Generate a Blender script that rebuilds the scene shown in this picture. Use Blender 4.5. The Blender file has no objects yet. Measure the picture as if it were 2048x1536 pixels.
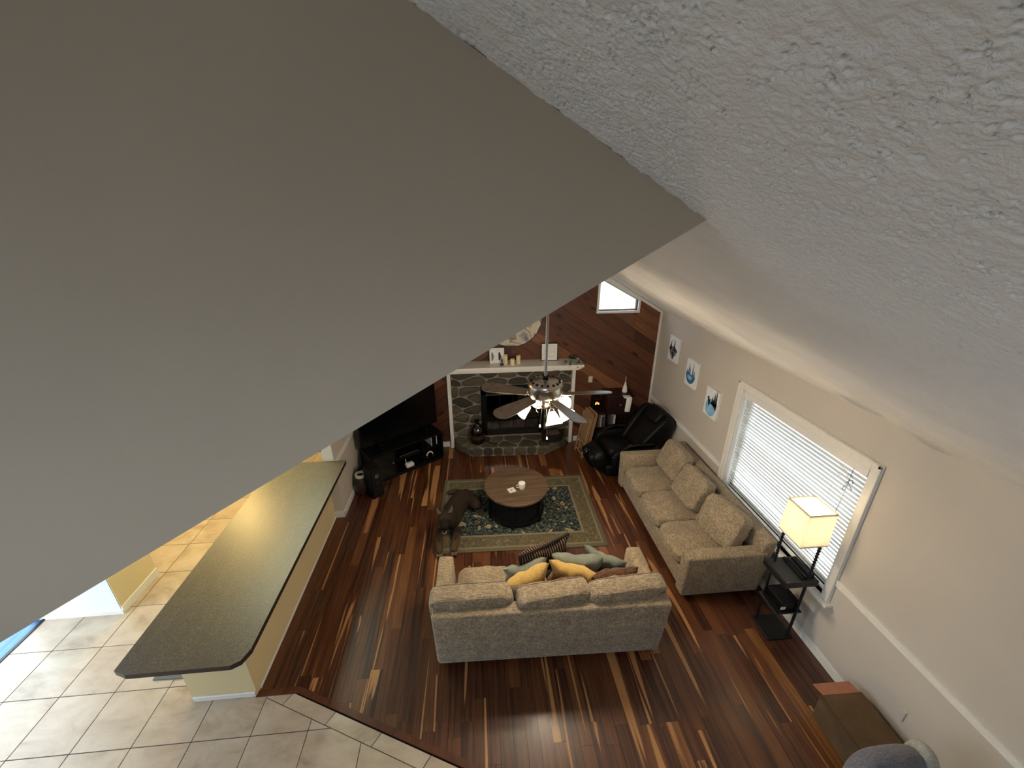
import bpy, bmesh, math, random
import numpy as np
from mathutils import Vector, Matrix

S = bpy.context.scene
COL = S.collection
PI = math.pi
R = math.radians
random.seed(7)
rng = np.random.default_rng(5)

# ------------------------------------------------------------------ camera
CAM_H = 3.96
yaw, pitch, roll = 0.0855792637, -0.395936584, -0.00387175316
F_PX, CX, CY = 817.238, 1017.243, 769.228
fw = Vector((math.sin(yaw)*math.cos(pitch), math.cos(yaw)*math.cos(pitch), math.sin(pitch)))
rt = fw.cross(Vector((0, 0, 1))).normalized()
up = rt.cross(fw)
r2 = math.cos(roll)*rt + math.sin(roll)*up
u2 = -math.sin(roll)*rt + math.cos(roll)*up
cam_d = bpy.data.cameras.new('camera')
cam = bpy.data.objects.new('camera', cam_d)
COL.objects.link(cam)
m = Matrix((r2, u2, -fw)).transposed().to_4x4()
m.translation = Vector((0, 0, CAM_H))
cam.matrix_world = m
cam_d.sensor_fit = 'HORIZONTAL'
cam_d.sensor_width = 36.0
cam_d.lens = F_PX/2048*36
cam_d.shift_x = (1024-CX)/2048
cam_d.shift_y = (CY-768)/2048
cam_d.clip_start = 0.02
S.camera = cam

# ------------------------------------------------------------------ world, daylight, exposure
EXPOSURE = 0.8
SKY = 4.5
w = bpy.data.worlds.new('world')
S.world = w
w.use_nodes = True
bg = w.node_tree.nodes['Background']
wt = w.node_tree
tc = wt.nodes.new('ShaderNodeTexCoord'); sx_ = wt.nodes.new('ShaderNodeSeparateXYZ'); wr_ = wt.nodes.new('ShaderNodeValToRGB')
wt.links.new(tc.outputs['Generated'], sx_.inputs[0])
mr = wt.nodes.new('ShaderNodeMapRange'); mr.inputs[1].default_value = -1; mr.inputs[2].default_value = 1
wt.links.new(sx_.outputs[2], mr.inputs[0]); wt.links.new(mr.outputs[0], wr_.inputs[0])
el = wr_.color_ramp.elements                    # ground, horizon haze, overcast sky
el[0].position = 0.46; el[0].color = (0.20, 0.215, 0.225, 1)
el[1].position = 0.56; el[1].color = (0.74, 0.87, 1.0, 1)
wt.links.new(wr_.outputs[0], bg.inputs['Color'])
bg.inputs['Strength'].default_value = SKY
S.view_settings.view_transform = 'Standard'
S.view_settings.look = 'None'
S.view_settings.exposure = EXPOSURE
S.view_settings.gamma = 1
S.view_settings.use_curve_mapping = False
S.cycles.max_bounces = 8
S.cycles.diffuse_bounces = 5
S.cycles.glossy_bounces = 3
S.cycles.transparent_max_bounces = 16
S.cycles.sample_clamp_indirect = 6.0
S.cycles.use_denoising = True

def portal(name, loc, rot, sx, sy):
    d = bpy.data.lights.new(name, 'AREA')
    d.shape = 'RECTANGLE'; d.size = sx; d.size_y = sy
    d.cycles.is_portal = True
    o = bpy.data.objects.new(name, d); COL.objects.link(o)
    o.location = loc; o.rotation_euler = rot
    return o
# an area light shines along its local -Z
portal('window_daylight_right', (3.33, 3.37, 1.34), (0, R(90), 0), 1.40, 1.72)
portal('window_daylight_far', (2.4, 6.76, 2.66), (R(-90), 0, 0), 0.8, 0.56)
portal('door_daylight', (-4.80, 1.9, 1.05), (0, R(-90), 0), 2.05, 2.6)
portal('added_loft_side_daylight', (-4.80, -0.3, 3.75), (0, R(-90), 0), 1.5, 2.0)  # portal of the added side window
portal('added_loft_back_daylight', (-0.6, -2.12, 3.55), (R(90), 0, 0), 2.0, 1.2)  # portal of the window added behind the viewpoint

# ------------------------------------------------------------------ materials
def lin(r, g, b):
    f = lambda c: (c/255)/12.92 if c/255 <= 0.04045 else ((c/255+0.055)/1.055)**2.4
    return (f(r), f(g), f(b), 1)

class NT:
    def __init__(s, name):
        s.m = bpy.data.materials.new(name); s.m.use_nodes = True
        s.t = s.m.node_tree
        s.b = s.t.nodes['Principled BSDF']; s.out = s.t.nodes['Material Output']
    def n(s, typ, **kw):
        x = s.t.nodes.new(typ)
        for k, v in kw.items():
            if k.startswith('_'): setattr(x, k[1:], v)
            else: x.inputs[k.replace('__', ' ')].default_value = v
        return x
    def l(s, a, b): s.t.links.new(a, b)
    def coord(s, kind='Object'):
        if kind == 'World': return s.n('ShaderNodeNewGeometry').outputs['Position']
        return s.n('ShaderNodeTexCoord').outputs[kind]
    def mapping(s, vec, scale=(1, 1, 1), rot=(0, 0, 0), loc=(0, 0, 0)):
        x = s.n('ShaderNodeMapping'); x.inputs['Scale'].default_value = scale
        x.inputs['Rotation'].default_value = rot; x.inputs['Location'].default_value = loc
        s.l(vec, x.inputs['Vector']); return x.outputs[0]
    def noise(s, vec, scale, detail=3, rough=0.5, dist=0.0):
        x = s.n('ShaderNodeTexNoise'); x.inputs['Scale'].default_value = scale
        x.inputs['Detail'].default_value = detail; x.inputs['Roughness'].default_value = rough
        x.inputs['Distortion'].default_value = dist
        s.l(vec, x.inputs['Vector']); return x.outputs['Fac']
    def voro(s, vec, scale, feat='F1', rnd=1.0):
        x = s.n('ShaderNodeTexVoronoi'); x.feature = feat
        x.inputs['Scale'].default_value = scale; x.inputs['Randomness'].default_value = rnd
        s.l(vec, x.inputs['Vector']); return x
    def ramp(s, fac, stops, interp='LINEAR'):
        x = s.n('ShaderNodeValToRGB'); e = x.color_ramp.elements
        x.color_ramp.interpolation = interp
        while len(e) < len(stops): e.new(0.5)
        for i, (p, c) in enumerate(stops):
            e[i].position = p; e[i].color = c if len(c) == 4 else (*c, 1)
        s.l(fac, x.inputs[0]); return x.outputs[0]
    def mix(s, fac, a, b, blend='MIX'):
        x = s.n('ShaderNodeMix'); x.data_type = 'RGBA'; x.blend_type = blend
        for v, i in ((fac, 0), (a, 6), (b, 7)):
            if hasattr(v, 'is_linked'): s.l(v, x.inputs[i])
            else: x.inputs[i].default_value = v
        return x.outputs[2]
    def math(s, op, a, b=0.0, c=0.0):
        x = s.n('ShaderNodeMath'); x.operation = op
        for i, v in enumerate((a, b, c)):
            if hasattr(v, 'is_linked'): s.l(v, x.inputs[i])
            else: x.inputs[i].default_value = v
        return x.outputs[0]
    def sep(s, vec):
        x = s.n('ShaderNodeSeparateXYZ'); s.l(vec, x.inputs[0]); return x.outputs
    def bump(s, h, strength=0.3, dist=0.01):
        x = s.n('ShaderNodeBump'); x.inputs['Strength'].default_value = strength
        x.inputs['Distance'].default_value = dist
        s.l(h, x.inputs['Height']); s.l(x.outputs[0], s.b.inputs['Normal'])
    def base(s, c):
        if hasattr(c, 'is_linked'): s.l(c, s.b.inputs['Base Color'])
        else: s.b.inputs['Base Color'].default_value = c
    def set(s, rough=0.5, metal=0.0, spec=0.5, **kw):
        s.b.inputs['Roughness'].default_value = rough
        s.b.inputs['Metallic'].default_value = metal
        s.b.inputs['Specular IOR Level'].default_value = spec
        for k, v in kw.items(): s.b.inputs[k.replace('_', ' ')].default_value = v
        return s

MATS = {}
def plain(name, c, rough=0.5, metal=0.0, var=0.08, scale=20, bump=0.0, spec=0.5, coat=0.0):
    """a plain coloured surface with slight procedural mottling"""
    if name in MATS: return MATS[name]
    t = NT(name).set(rough, metal, spec)
    v = t.coord('Object')
    n = t.noise(v, scale, 3)
    lo = tuple(x*(1-var) for x in c[:3])+(1,); hi = tuple(min(1, x*(1+var)) for x in c[:3])+(1,)
    t.base(t.ramp(n, [(0.3, lo), (0.7, hi)]))
    if bump: t.bump(n, bump, 0.004)
    if coat: t.b.inputs['Coat Weight'].default_value = coat
    MATS[name] = t.m
    return t.m

def m_wall(name, c, bump=0.05):
    t = NT(name).set(0.65, spec=0.3)
    v = t.coord('World')
    n = t.noise(v, 260, 2); n2 = t.noise(v, 1.5, 2)
    t.base(t.ramp(n2, [(0.3, tuple(x*0.96 for x in c[:3])), (0.7, tuple(x*1.03 for x in c[:3]))]))
    t.bump(n, bump, 0.002)
    return t.m
PAINT = m_wall('greige_paint', (0.54, 0.495, 0.435, 1))
LOFTPAINT_BOUNCE = m_wall('greige_paint_warm_bounce', (0.43, 0.365, 0.285, 1), 0.12)  # greige paint with warm bounced room light put into its colour
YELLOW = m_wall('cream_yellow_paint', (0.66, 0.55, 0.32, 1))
WHITEWALL = m_wall('white_wall_paint', (0.74, 0.75, 0.75, 1))
TRIM = plain('white_trim_paint', (0.74, 0.72, 0.67, 1), 0.35, var=0.03)
KCEIL = m_wall('flat_ceiling_paint', (0.7, 0.68, 0.63, 1))

def m_ceiling():
    t = NT('sprayed_ceiling').set(0.9, spec=0.15)
    v = t.coord('World')
    a = t.noise(v, 75, 3, 0.6); b = t.noise(v, 2.2, 3)
    t.base(t.ramp(b, [(0.3, (0.78, 0.75, 0.69)), (0.7, (0.86, 0.83, 0.77))]))
    t.bump(a, 0.7, 0.008)
    return t.m
CEIL = m_ceiling()

def m_floorwood():
    t = NT('acacia_plank').set(0.3, spec=0.45)
    oi = t.n('ShaderNodeObjectInfo').outputs['Random']
    p = t.coord('World')
    off = t.n('ShaderNodeCombineXYZ'); t.l(t.math('MULTIPLY', oi, 53.0), off.inputs[0]); t.l(t.math('MULTIPLY', oi, 91.0), off.inputs[1])
    va = t.n('ShaderNodeVectorMath'); va.operation = 'ADD'; t.l(p, va.inputs[0]); t.l(off.outputs[0], va.inputs[1])
    v = va.outputs[0]
    basec = t.ramp(oi, [(0.0, (0.026, 0.0060, 0.0026)), (0.22, (0.050, 0.0120, 0.0048)), (0.42, (0.068, 0.0180, 0.0068)),
                        (0.6, (0.100, 0.028, 0.0095)), (0.78, (0.13, 0.040, 0.0130)), (0.92, (0.17, 0.062, 0.019)), (0.97, (0.30, 0.125, 0.036)), (1.0, (0.42, 0.19, 0.055))])
    grain = t.noise(t.mapping(v, (70, 3.2, 1)), 1.0, 5, 0.62, 0.6)
    tone = t.noise(t.mapping(v, (34, 0.9, 1)), 1.0, 3, 0.55, 0.4)
    basec = t.mix(t.ramp(tone, [(0.40, (0, 0, 0)), (0.68, (0.75, 0.75, 0.75))]), basec, (0.175, 0.062, 0.021, 1))
    basec = t.mix(t.ramp(tone, [(0.26, (0.8, 0.8, 0.8)), (0.42, (0, 0, 0))]), basec, (0.020, 0.0052, 0.0026, 1))
    c1 = t.mix(t.ramp(grain, [(0.35, (0, 0, 0)), (0.7, (1, 1, 1))]), t.mix(0.55, basec, (0.012, 0.003, 0.0016, 1)), basec)
    band = t.noise(t.mapping(v, (12, 0.42, 1)), 1.0, 2, 0.4, 0.7)
    sap = t.ramp(band, [(0.615, (0, 0, 0)), (0.635, (1, 1, 1))])
    sapc = t.mix(grain, (0.27, 0.115, 0.038, 1), (0.48, 0.25, 0.095, 1))
    keep = t.math('GREATER_THAN', t.math('FRACT', t.math('MULTIPLY', oi, 17.3)), 0.30)
    c2 = t.mix(t.math('MULTIPLY', sap, keep), c1, sapc)
    t.base(c2)
    t.l(t.ramp(grain, [(0.2, (0.42, 0.42, 0.42)), (0.8, (0.33, 0.33, 0.33))]), t.b.inputs['Roughness'])
    t.b.inputs['Coat Weight'].default_value = 0.22; t.b.inputs['Coat Roughness'].default_value = 0.20
    t.bump(grain, 0.12, 0.002)
    return t.m
PLANK = m_floorwood()

def m_tile():
    t = NT('ceramic_tile').set(0.32, spec=0.5)
    oi = t.n('ShaderNodeObjectInfo').outputs['Random']
    off = t.n('ShaderNodeCombineXYZ'); t.l(t.math('MULTIPLY', oi, 41.0), off.inputs[0]); t.l(t.math('MULTIPLY', oi, 23.0), off.inputs[2])
    va = t.n('ShaderNodeVectorMath'); va.operation = 'ADD'; t.l(t.coord('World'), va.inputs[0]); t.l(off.outputs[0], va.inputs[1])
    n = t.noise(t.mapping(va.outputs[0], (2.4, 4.2, 1), (0, 0, 0.6)), 1.0, 6, 0.65, 0.35)
    n2 = t.noise(va.outputs[0], 2.2, 3)
    c = t.ramp(n, [(0.30, (0.27, 0.20, 0.13)), (0.45, (0.39, 0.31, 0.22)), (0.62, (0.465, 0.39, 0.295))])
    t.base(t.mix(t.ramp(n2, [(0.4, (0, 0, 0)), (0.75, (0.5, 0.5, 0.5))]), c, (0.42, 0.335, 0.25, 1)))
    return t.m
TILE = m_tile()
GROUT = plain('dark_grout', (0.06, 0.05, 0.035, 1), 0.9)
SUB = plain('dark_subfloor', (0.012, 0.005, 0.003, 1), 0.9)

def m_cedar():
    t = NT('knotty_cedar').set(0.5, spec=0.4)
    oi = t.n('ShaderNodeObjectInfo').outputs['Random']
    v = t.coord('Object')
    off = t.n('ShaderNodeCombineXYZ'); t.l(t.math('MULTIPLY', oi, 31.0), off.inputs[0])
    va = t.n('ShaderNodeVectorMath'); va.operation = 'ADD'; t.l(v, va.inputs[0]); t.l(off.outputs[0], va.inputs[1])
    g = t.noise(t.mapping(va.outputs[0], (2.0, 1, 34)), 1.0, 4, 0.55, 0.7)
    b = t.ramp(oi, [(0, (0.070, 0.022, 0.0098)), (0.5, (0.135, 0.046, 0.019)), (1, (0.26, 0.105, 0.044))])
    c = t.mix(t.ramp(g, [(0.35, (0, 0, 0)), (0.7, (1, 1, 1))]), t.mix(0.45, b, (0.02, 0.006, 0.003, 1)), b)
    k = t.voro(t.mapping(va.outputs[0], (2.0, 1, 5.2)), 1.0).outputs['Distance']
    c = t.mix(t.ramp(k, [(0.08, (1, 1, 1)), (0.19, (0, 0, 0))]), c, (0.013, 0.004, 0.002, 1))
    t.base(c); t.bump(g, 0.1, 0.002)
    return t.m
CEDAR = m_cedar()

def m_wood(name, dark, light, sc=(3, 40, 3), rough=0.5, coord='Object', coat=0.0):
    t = NT(name).set(rough, spec=0.4)
    g = t.noise(t.mapping(t.coord(coord), sc), 1.0, 5, 0.6, 0.8)
    t.base(t.ramp(g, [(0.3, dark), (0.5, tuple((a+b)/2 for a, b in zip(dark, light))), (0.72, light)]))
    t.bump(g, 0.12, 0.002); t.b.inputs['Coat Weight'].default_value = coat
    return t.m
TABLEWOOD = m_wood('weathered_oak', (0.052, 0.031, 0.018), (0.155, 0.098, 0.056), (1.6, 24, 3), 0.55)
PALEWOOD = m_wood('pale_beech', (0.22, 0.125, 0.06), (0.38, 0.225, 0.115), (4, 4, 30), 0.5)
DARKWOOD = m_wood('dark_mahogany', (0.010, 0.004, 0.003), (0.035, 0.010, 0.007), (3, 30, 3), 0.4)

def m_fabric(name, dark, light, sc=90, sheen=0.25):
    t = NT(name).set(0.92, spec=0.15)
    v = t.coord('Object')
    a = t.noise(t.mapping(v, (1.0, 1.0, 0.22)), sc, 3, 0.7)
    b = t.noise(t.mapping(v, (0.22, 1.0, 1.0)), sc, 3, 0.7)
    big = t.noise(v, 7, 4, 0.65)
    h = t.math('MULTIPLY', t.math('ADD', a, b), 0.5)
    c = t.ramp(h, [(0.40, dark), (0.51, tuple((x+y)/2 for x, y in zip(dark, light))), (0.61, light)])
    t.base(t.mix(t.ramp(big, [(0.35, (0.35, 0.35, 0.35)), (0.65, (0, 0, 0))]), c, tuple(x*0.55 for x in dark[:3])+(1,)))
    t.bump(h, 0.5, 0.004)
    t.b.inputs['Sheen Weight'].default_value = sheen
    return t.m
TWEED = m_fabric('oatmeal_tweed', (0.165, 0.122, 0.076), (0.50, 0.395, 0.262), 100)
SAGE = m_fabric('sage_cotton', (0.135, 0.145, 0.105), (0.22, 0.235, 0.18), 160)
MUSTARD = m_fabric('mustard_linen', (0.40, 0.24, 0.06), (0.62, 0.41, 0.13), 160)
FUR = m_fabric('brown_faux_fur', (0.045, 0.018, 0.007), (0.16, 0.075, 0.032), 60)
RUST = m_fabric('rust_velvet', (0.06, 0.015, 0.008), (0.20, 0.07, 0.04), 90)
KHAKI = m_fabric('khaki_canvas', (0.13, 0.10, 0.05), (0.23, 0.18, 0.10), 160)
BLUEGREY = m_fabric('blue_grey_upholstery', (0.12, 0.12, 0.14), (0.22, 0.22, 0.25), 120)
PALECLOTH = m_fabric('pale_grey_throw', (0.33, 0.33, 0.29), (0.5, 0.5, 0.45), 120)

def m_stripe():
    t = NT('striped_brown_weave').set(0.9, spec=0.15)
    x = t.sep(t.coord('Object'))[0]
    n = t.noise(t.coord('Object'), 60, 3)
    s = t.math('SINE', t.math('ADD', t.math('MULTIPLY', x, 250.0), t.math('MULTIPLY', n, 2.0)))
    t.base(t.ramp(s, [(0.35, (0.018, 0.009, 0.005)), (0.75, (0.20, 0.135, 0.085))]))
    t.bump(s, 0.4, 0.003)
    return t.m
STRIPE = m_stripe()
FRINGE = plain('dark_brown_fringe', (0.012, 0.006, 0.004, 1), 0.95, bump=0.3, scale=120)

def m_counter():
    t = NT('mottled_laminate').set(0.30, spec=0.5)
    v = t.coord('Object')
    a = t.noise(v, 70, 5, 0.75); b = t.noise(t.mapping(v, (9, 2, 1)), 1.0, 4, 0.6)
    c = t.ramp(a, [(0.34, (0.048, 0.038, 0.026)), (0.5, (0.092, 0.076, 0.052)), (0.68, (0.15, 0.128, 0.092))])
    t.base(t.mix(t.ramp(b, [(0.4, (0, 0, 0)), (0.7, (0.4, 0.4, 0.4))]), c, (0.06, 0.05, 0.036, 1)))
    t.l(t.ramp(a, [(0.3, (0.36, 0.36, 0.36)), (0.7, (0.46, 0.46, 0.46))]), t.b.inputs['Roughness'])
    return t.m
COUNTER = m_counter()
COUNTEREDGE = plain('dark_counter_edge', (0.022, 0.013, 0.010, 1), 0.4)

def m_stone(name, c0, c1, c2):
    t = NT(name).set(0.8, spec=0.25)
    oi = t.n('ShaderNodeObjectInfo').outputs['Random']
    off = t.n('ShaderNodeCombineXYZ'); t.l(t.math('MULTIPLY', oi, 17.0), off.inputs[0])
    va = t.n('ShaderNodeVectorMath'); va.operation = 'ADD'; t.l(t.coord('World'), va.inputs[0]); t.l(off.outputs[0], va.inputs[1])
    n = t.noise(t.mapping(va.outputs[0], (5, 5, 14)), 1.0, 5, 0.65, 0.6)
    b = t.ramp(oi, [(0, c0), (0.5, c1), (1, c2)])
    t.base(t.mix(t.ramp(n, [(0.3, (0.65, 0.65, 0.65)), (0.7, (0, 0, 0))]), b, (0.035, 0.03, 0.022, 1)))
    t.bump(n, 0.6, 0.02)
    return t.m
STONE = m_stone('fieldstone', (0.04, 0.034, 0.024), (0.085, 0.070, 0.046), (0.155, 0.126, 0.080))
MORTAR = plain('pale_mortar', (0.20, 0.178, 0.14, 1), 0.95, bump=0.4, scale=60)

def m_rug():
    t = NT('oriental_rug').set(0.95, spec=0.1)
    v = t.coord('Object')
    x, y, z = t.sep(v)[:3]
    HX, HY = 1.11, 0.775
    dx = t.math('SUBTRACT', HX, t.math('ABSOLUTE', x)); dy = t.math('SUBTRACT', HY, t.math('ABSOLUTE', y))
    d = t.math('MINIMUM', dx, dy)
    wob = t.n('ShaderNodeTexNoise', Scale=5.0, Detail=2.0); t.l(v, wob.inputs['Vector'])
    vd = t.mix(0.15, v, wob.outputs['Color'])
    f1 = t.voro(vd, 11.0, rnd=0.85); f2 = t.voro(vd, 32.0); edge = t.voro(vd, 21.0, 'DISTANCE_TO_EDGE', 1.0)
    navy = t.ramp(t.noise(v, 9, 3), [(0.3, (0.008, 0.014, 0.018)), (0.7, (0.022, 0.033, 0.034))])
    vine = t.ramp(edge.outputs['Distance'], [(0.05, (1, 1, 1)), (0.09, (0, 0, 0))])
    c = t.mix(vine, navy, (0.085, 0.092, 0.068, 1))
    leaf = t.ramp(f2.outputs['Distance'], [(0.30, (1, 1, 1)), (0.40, (0, 0, 0))])
    pick = t.math('GREATER_THAN', t.sep(f2.outputs['Color'])[0], 0.5)
    c = t.mix(t.math('MULTIPLY', leaf, pick), c, (0.17, 0.17, 0.125, 1))
    fl = t.ramp(f1.outputs['Distance'], [(0.10, (0.10, 0.045, 0.02)), (0.17, (0.36, 0.27, 0.14)), (0.31, (0.30, 0.24, 0.14)), (0.36, (0.06, 0.06, 0.045))])
    pick2 = t.math('GREATER_THAN', t.sep(f1.outputs['Color'])[1], 0.5)
    c = t.mix(t.math('MULTIPLY', t.math('LESS_THAN', f1.outputs['Distance'], 0.36), pick2), c, fl)
    bo = t.ramp(t.noise(v, 26, 3, 0.6), [(0.32, (0.058, 0.055, 0.036)), (0.5, (0.135, 0.108, 0.062)), (0.7, (0.21, 0.165, 0.09))])
    b2 = t.ramp(t.voro(vd, 15.0).outputs['Distance'], [(0.16, (0.25, 0.20, 0.11)), (0.3, (0.10, 0.08, 0.045)), (0.5, (0.10, 0.085, 0.05))])
    bord = t.mix(0.5, bo, b2)
    c = t.mix(t.math('LESS_THAN', d, 0.27), c, bord)
    band = t.math('MULTIPLY', t.math('GREATER_THAN', d, 0.255), t.math('LESS_THAN', d, 0.285))
    c = t.mix(band, c, (0.21, 0.18, 0.12, 1))
    band2 = t.math('MULTIPLY', t.math('GREATER_THAN', d, 0.05), t.math('LESS_THAN', d, 0.075))
    c = t.mix(band2, c, (0.20, 0.17, 0.11, 1))
    c = t.mix(t.math('LESS_THAN', d, 0.05), c, (0.12, 0.105, 0.068, 1))
    t.base(c); t.bump(t.noise(v, 240, 2), 0.5, 0.004)
    return t.m
RUG = m_rug()

def m_glass(name='window_glass', tint=(1, 1, 1, 1), refl=0.07):
    t = NT(name)
    tr = t.n('ShaderNodeBsdfTransparent'); tr.inputs[0].default_value = tint
    gl = t.n('ShaderNodeBsdfGlossy'); gl.inputs['Roughness'].default_value = 0.02
    mx = t.n('ShaderNodeMixShader'); mx.inputs[0].default_value = refl
    t.l(tr.outputs[0], mx.inputs[1]); t.l(gl.outputs[0], mx.inputs[2]); t.l(mx.outputs[0], t.out.inputs[0])
    return t.m
GLASS = m_glass()
SMOKED = m_glass('dark_tinted_glass', (0.10, 0.10, 0.10, 1), 0.16)

def m_translucent(name, c, emit, ecol, trans=0.5):
    """thin lit shade: translucent cloth or frosted glass round a lamp, with the lamp's own glow"""
    t = NT(name)
    df = t.n('ShaderNodeBsdfDiffuse'); df.inputs[0].default_value = c
    tl = t.n('ShaderNodeBsdfTranslucent'); tl.inputs[0].default_value = c
    mx = t.n('ShaderNodeMixShader'); mx.inputs[0].default_value = trans
    t.l(df.outputs[0], mx.inputs[1]); t.l(tl.outputs[0], mx.inputs[2])
    em = t.n('ShaderNodeEmission'); em.inputs[0].default_value = ecol; em.inputs[1].default_value = emit
    ad = t.n('ShaderNodeAddShader'); t.l(mx.outputs[0], ad.inputs[0]); t.l(em.outputs[0], ad.inputs[1])
    t.l(ad.outputs[0], t.out.inputs[0])
    return t.m
LAMPSHADE = m_translucent('lit_linen_shade', (0.70, 0.66, 0.57, 1), 0.0, (1, 0.85, 0.6, 1), 0.45)
FROST = m_translucent('lit_frosted_glass', (0.9, 0.85, 0.75, 1), 6.0, (1, 0.84, 0.62, 1), 0.6)
def m_emit(name, c, s):
    t = NT(name); em = t.n('ShaderNodeEmission'); em.inputs[0].default_value = c; em.inputs[1].default_value = s
    t.l(em.outputs[0], t.out.inputs[0]); return t.m
BULB = m_emit('warm_bulb', (1, 0.75, 0.42, 1), 14)
EMBER = m_emit('orange_ember', (1, 0.22, 0.05, 1), 2.2)
BLIND = plain('white_blind_slat', (0.72, 0.72, 0.69, 1), 0.45, var=0.02)
NICKEL = plain('brushed_nickel', (0.42, 0.39, 0.35, 1), 0.24, 1.0, var=0.05)
BLADE = m_wood('fan_blade_walnut', (0.105, 0.075, 0.052), (0.20, 0.150, 0.105), (14, 14, 3), 0.3, coat=0.4)
BLACK = plain('black_plastic', (0.003, 0.003, 0.0035, 1), 0.5, spec=0.2)
BLACKGLOSS = plain('glossy_black', (0.002, 0.002, 0.0025, 1), 0.12, spec=0.4)
LEATHER = plain('black_leather', (0.003, 0.003, 0.003, 1), 0.5, scale=90, bump=0.25, spec=0.25)
BLACKMETAL = plain('black_iron', (0.012, 0.012, 0.013, 1), 0.45, 0.3, bump=0.3, scale=60)
TABLEBLACK = plain('matt_black_steel', (0.004, 0.0045, 0.0055, 1), 0.6, spec=0.2)
WHITE = plain('white_plastic', (0.74, 0.72, 0.68, 1), 0.4, var=0.03)
IVORY = plain('ivory_wax', (0.72, 0.60, 0.36, 1), 0.6, var=0.05)
PLATE = plain('ivory_wall_plate', (0.60, 0.54, 0.40, 1), 0.4, var=0.03)
CANVAS = plain('white_canvas', (0.78, 0.78, 0.78, 1), 0.8, var=0.02, scale=200, bump=0.1)
INKD = plain('print_black_green', (0.012, 0.018, 0.022, 1), 0.8)
INKG = plain('print_grey', (0.16, 0.17, 0.18, 1), 0.8, var=0.5, scale=30)
INKB = plain('print_blue', (0.035, 0.14, 0.27, 1), 0.8, var=0.35, scale=20)
INKL = plain('print_light_blue', (0.22, 0.48, 0.70, 1), 0.8, var=0.25, scale=15)
CARD = m_wood('cardboard', (0.075, 0.043, 0.019), (0.135, 0.084, 0.04), (3, 3, 3), 0.85)
CARDIN = plain('pinkish_cardboard_liner', (0.36, 0.155, 0.09, 1), 0.85)
CERAMIC = plain('brown_glazed_ceramic', (0.035, 0.018, 0.010, 1), 0.3)
CREAMC = plain('cream_glaze', (0.66, 0.61, 0.52, 1), 0.35)
PATIO_SKYBLUE = plain('patio_with_sky_blue', (0.07, 0.17, 0.36, 1), 0.7, scale=6)  # blue of the skylight put into the concrete patio colour
GREYMAT = plain('grey_kitchen_mat', (0.10, 0.10, 0.105, 1), 0.9, bump=0.4, scale=80)
LEAF = plain('green_leaf', (0.055, 0.11, 0.045, 1), 0.5, var=0.4)
PALELEAF = plain('pale_leaf', (0.20, 0.27, 0.17, 1), 0.5, var=0.4)
BROWNGLASS = plain('brown_bottle_glass', (0.006, 0.002, 0.0015, 1), 0.12)
WICKER = plain('dark_wicker', (0.010, 0.007, 0.005, 1), 0.8, bump=0.5, scale=50, spec=0.2)
STEELTRIM = plain('dull_steel', (0.30, 0.29, 0.27, 1), 0.35, 0.9)
SOOT = plain('sooty_firebox', (0.006, 0.005, 0.005, 1), 0.9)
PAPER = plain('white_paper', (0.76, 0.75, 0.73, 1), 0.8, var=0.02)
INKLINE = plain('faint_script_ink', (0.30, 0.29, 0.28, 1), 0.8)
FRAMEBLK = plain('black_frame', (0.012, 0.010, 0.009, 1), 0.4)
PINK = plain('pale_pink_tassel', (0.36, 0.15, 0.14, 1), 0.8)

def m_artwork():
    t = NT('abstract_wave_painting').set(0.5, spec=0.4)
    v = t.coord('Object')
    n = t.noise(t.mapping(v, (1.5, 1, 2.6), (0, 0.5, 0)), 1.0, 2, 0.4, 1.4)
    t.base(t.ramp(n, [(0.30, (0.03, 0.035, 0.04)), (0.40, (0.10, 0.115, 0.13)), (0.45, (0.52, 0.44, 0.30)), (0.53, (0.62, 0.55, 0.43)),
                      (0.57, (0.20, 0.17, 0.14)), (0.63, (0.60, 0.52, 0.42)), (0.75, (0.16, 0.17, 0.18))]))
    return t.m
ART = m_artwork()

def m_dog():
    t = NT('sable_dog_coat').set(0.85, spec=0.2)
    a = t.n('ShaderNodeAttribute'); a.attribute_name = 'coat'
    n = t.noise(t.mapping(t.coord('Object'), (1, 1, 1)), 85, 4, 0.7)
    t.base(t.mix(t.ramp(n, [(0.35, (0.6, 0.6, 0.6)), (0.65, (0, 0, 0))]), a.outputs['Color'], (0.012, 0.008, 0.005, 1)))
    t.bump(n, 0.6, 0.008)
    return t.m
DOGFUR = m_dog()

# ------------------------------------------------------------------ mesh helpers
def obj(name, me, mat=None, parent=None, loc=None, rot=None):
    if isinstance(me, bmesh.types.BMesh):
        bm = me; me = bpy.data.meshes.new(name); bm.to_mesh(me); bm.free()
    o = bpy.data.objects.new(name, me); COL.objects.link(o)
    if mat is not None and len(me.materials) == 0: me.materials.append(mat)
    if parent is not None: o.parent = parent
    if loc is not None: o.location = loc
    if rot is not None: o.rotation_euler = rot
    return o
def empty(name, loc=(0, 0, 0), rotz=0.0, rot=None):
    o = bpy.data.objects.new(name, None); COL.objects.link(o)
    o.location = loc; o.rotation_euler = rot if rot else (0, 0, rotz); o.empty_display_size = 0.1
    return o
def tag(o, label, cat, group=None, kind=None):
    o['label'] = label; o['category'] = cat
    if group: o['group'] = group
    if kind: o['kind'] = kind
    return o
def struct(o, label=None, cat=None):
    o['kind'] = 'structure'
    if label: o['label'] = label
    if cat: o['category'] = cat
    return o
def smooth(o, ang=40):
    me = o.data
    for p in me.polygons: p.use_smooth = True
    try: me.set_sharp_from_angle(angle=R(ang))
    except Exception: pass
    return o
def NB(): return bmesh.new()
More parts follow.
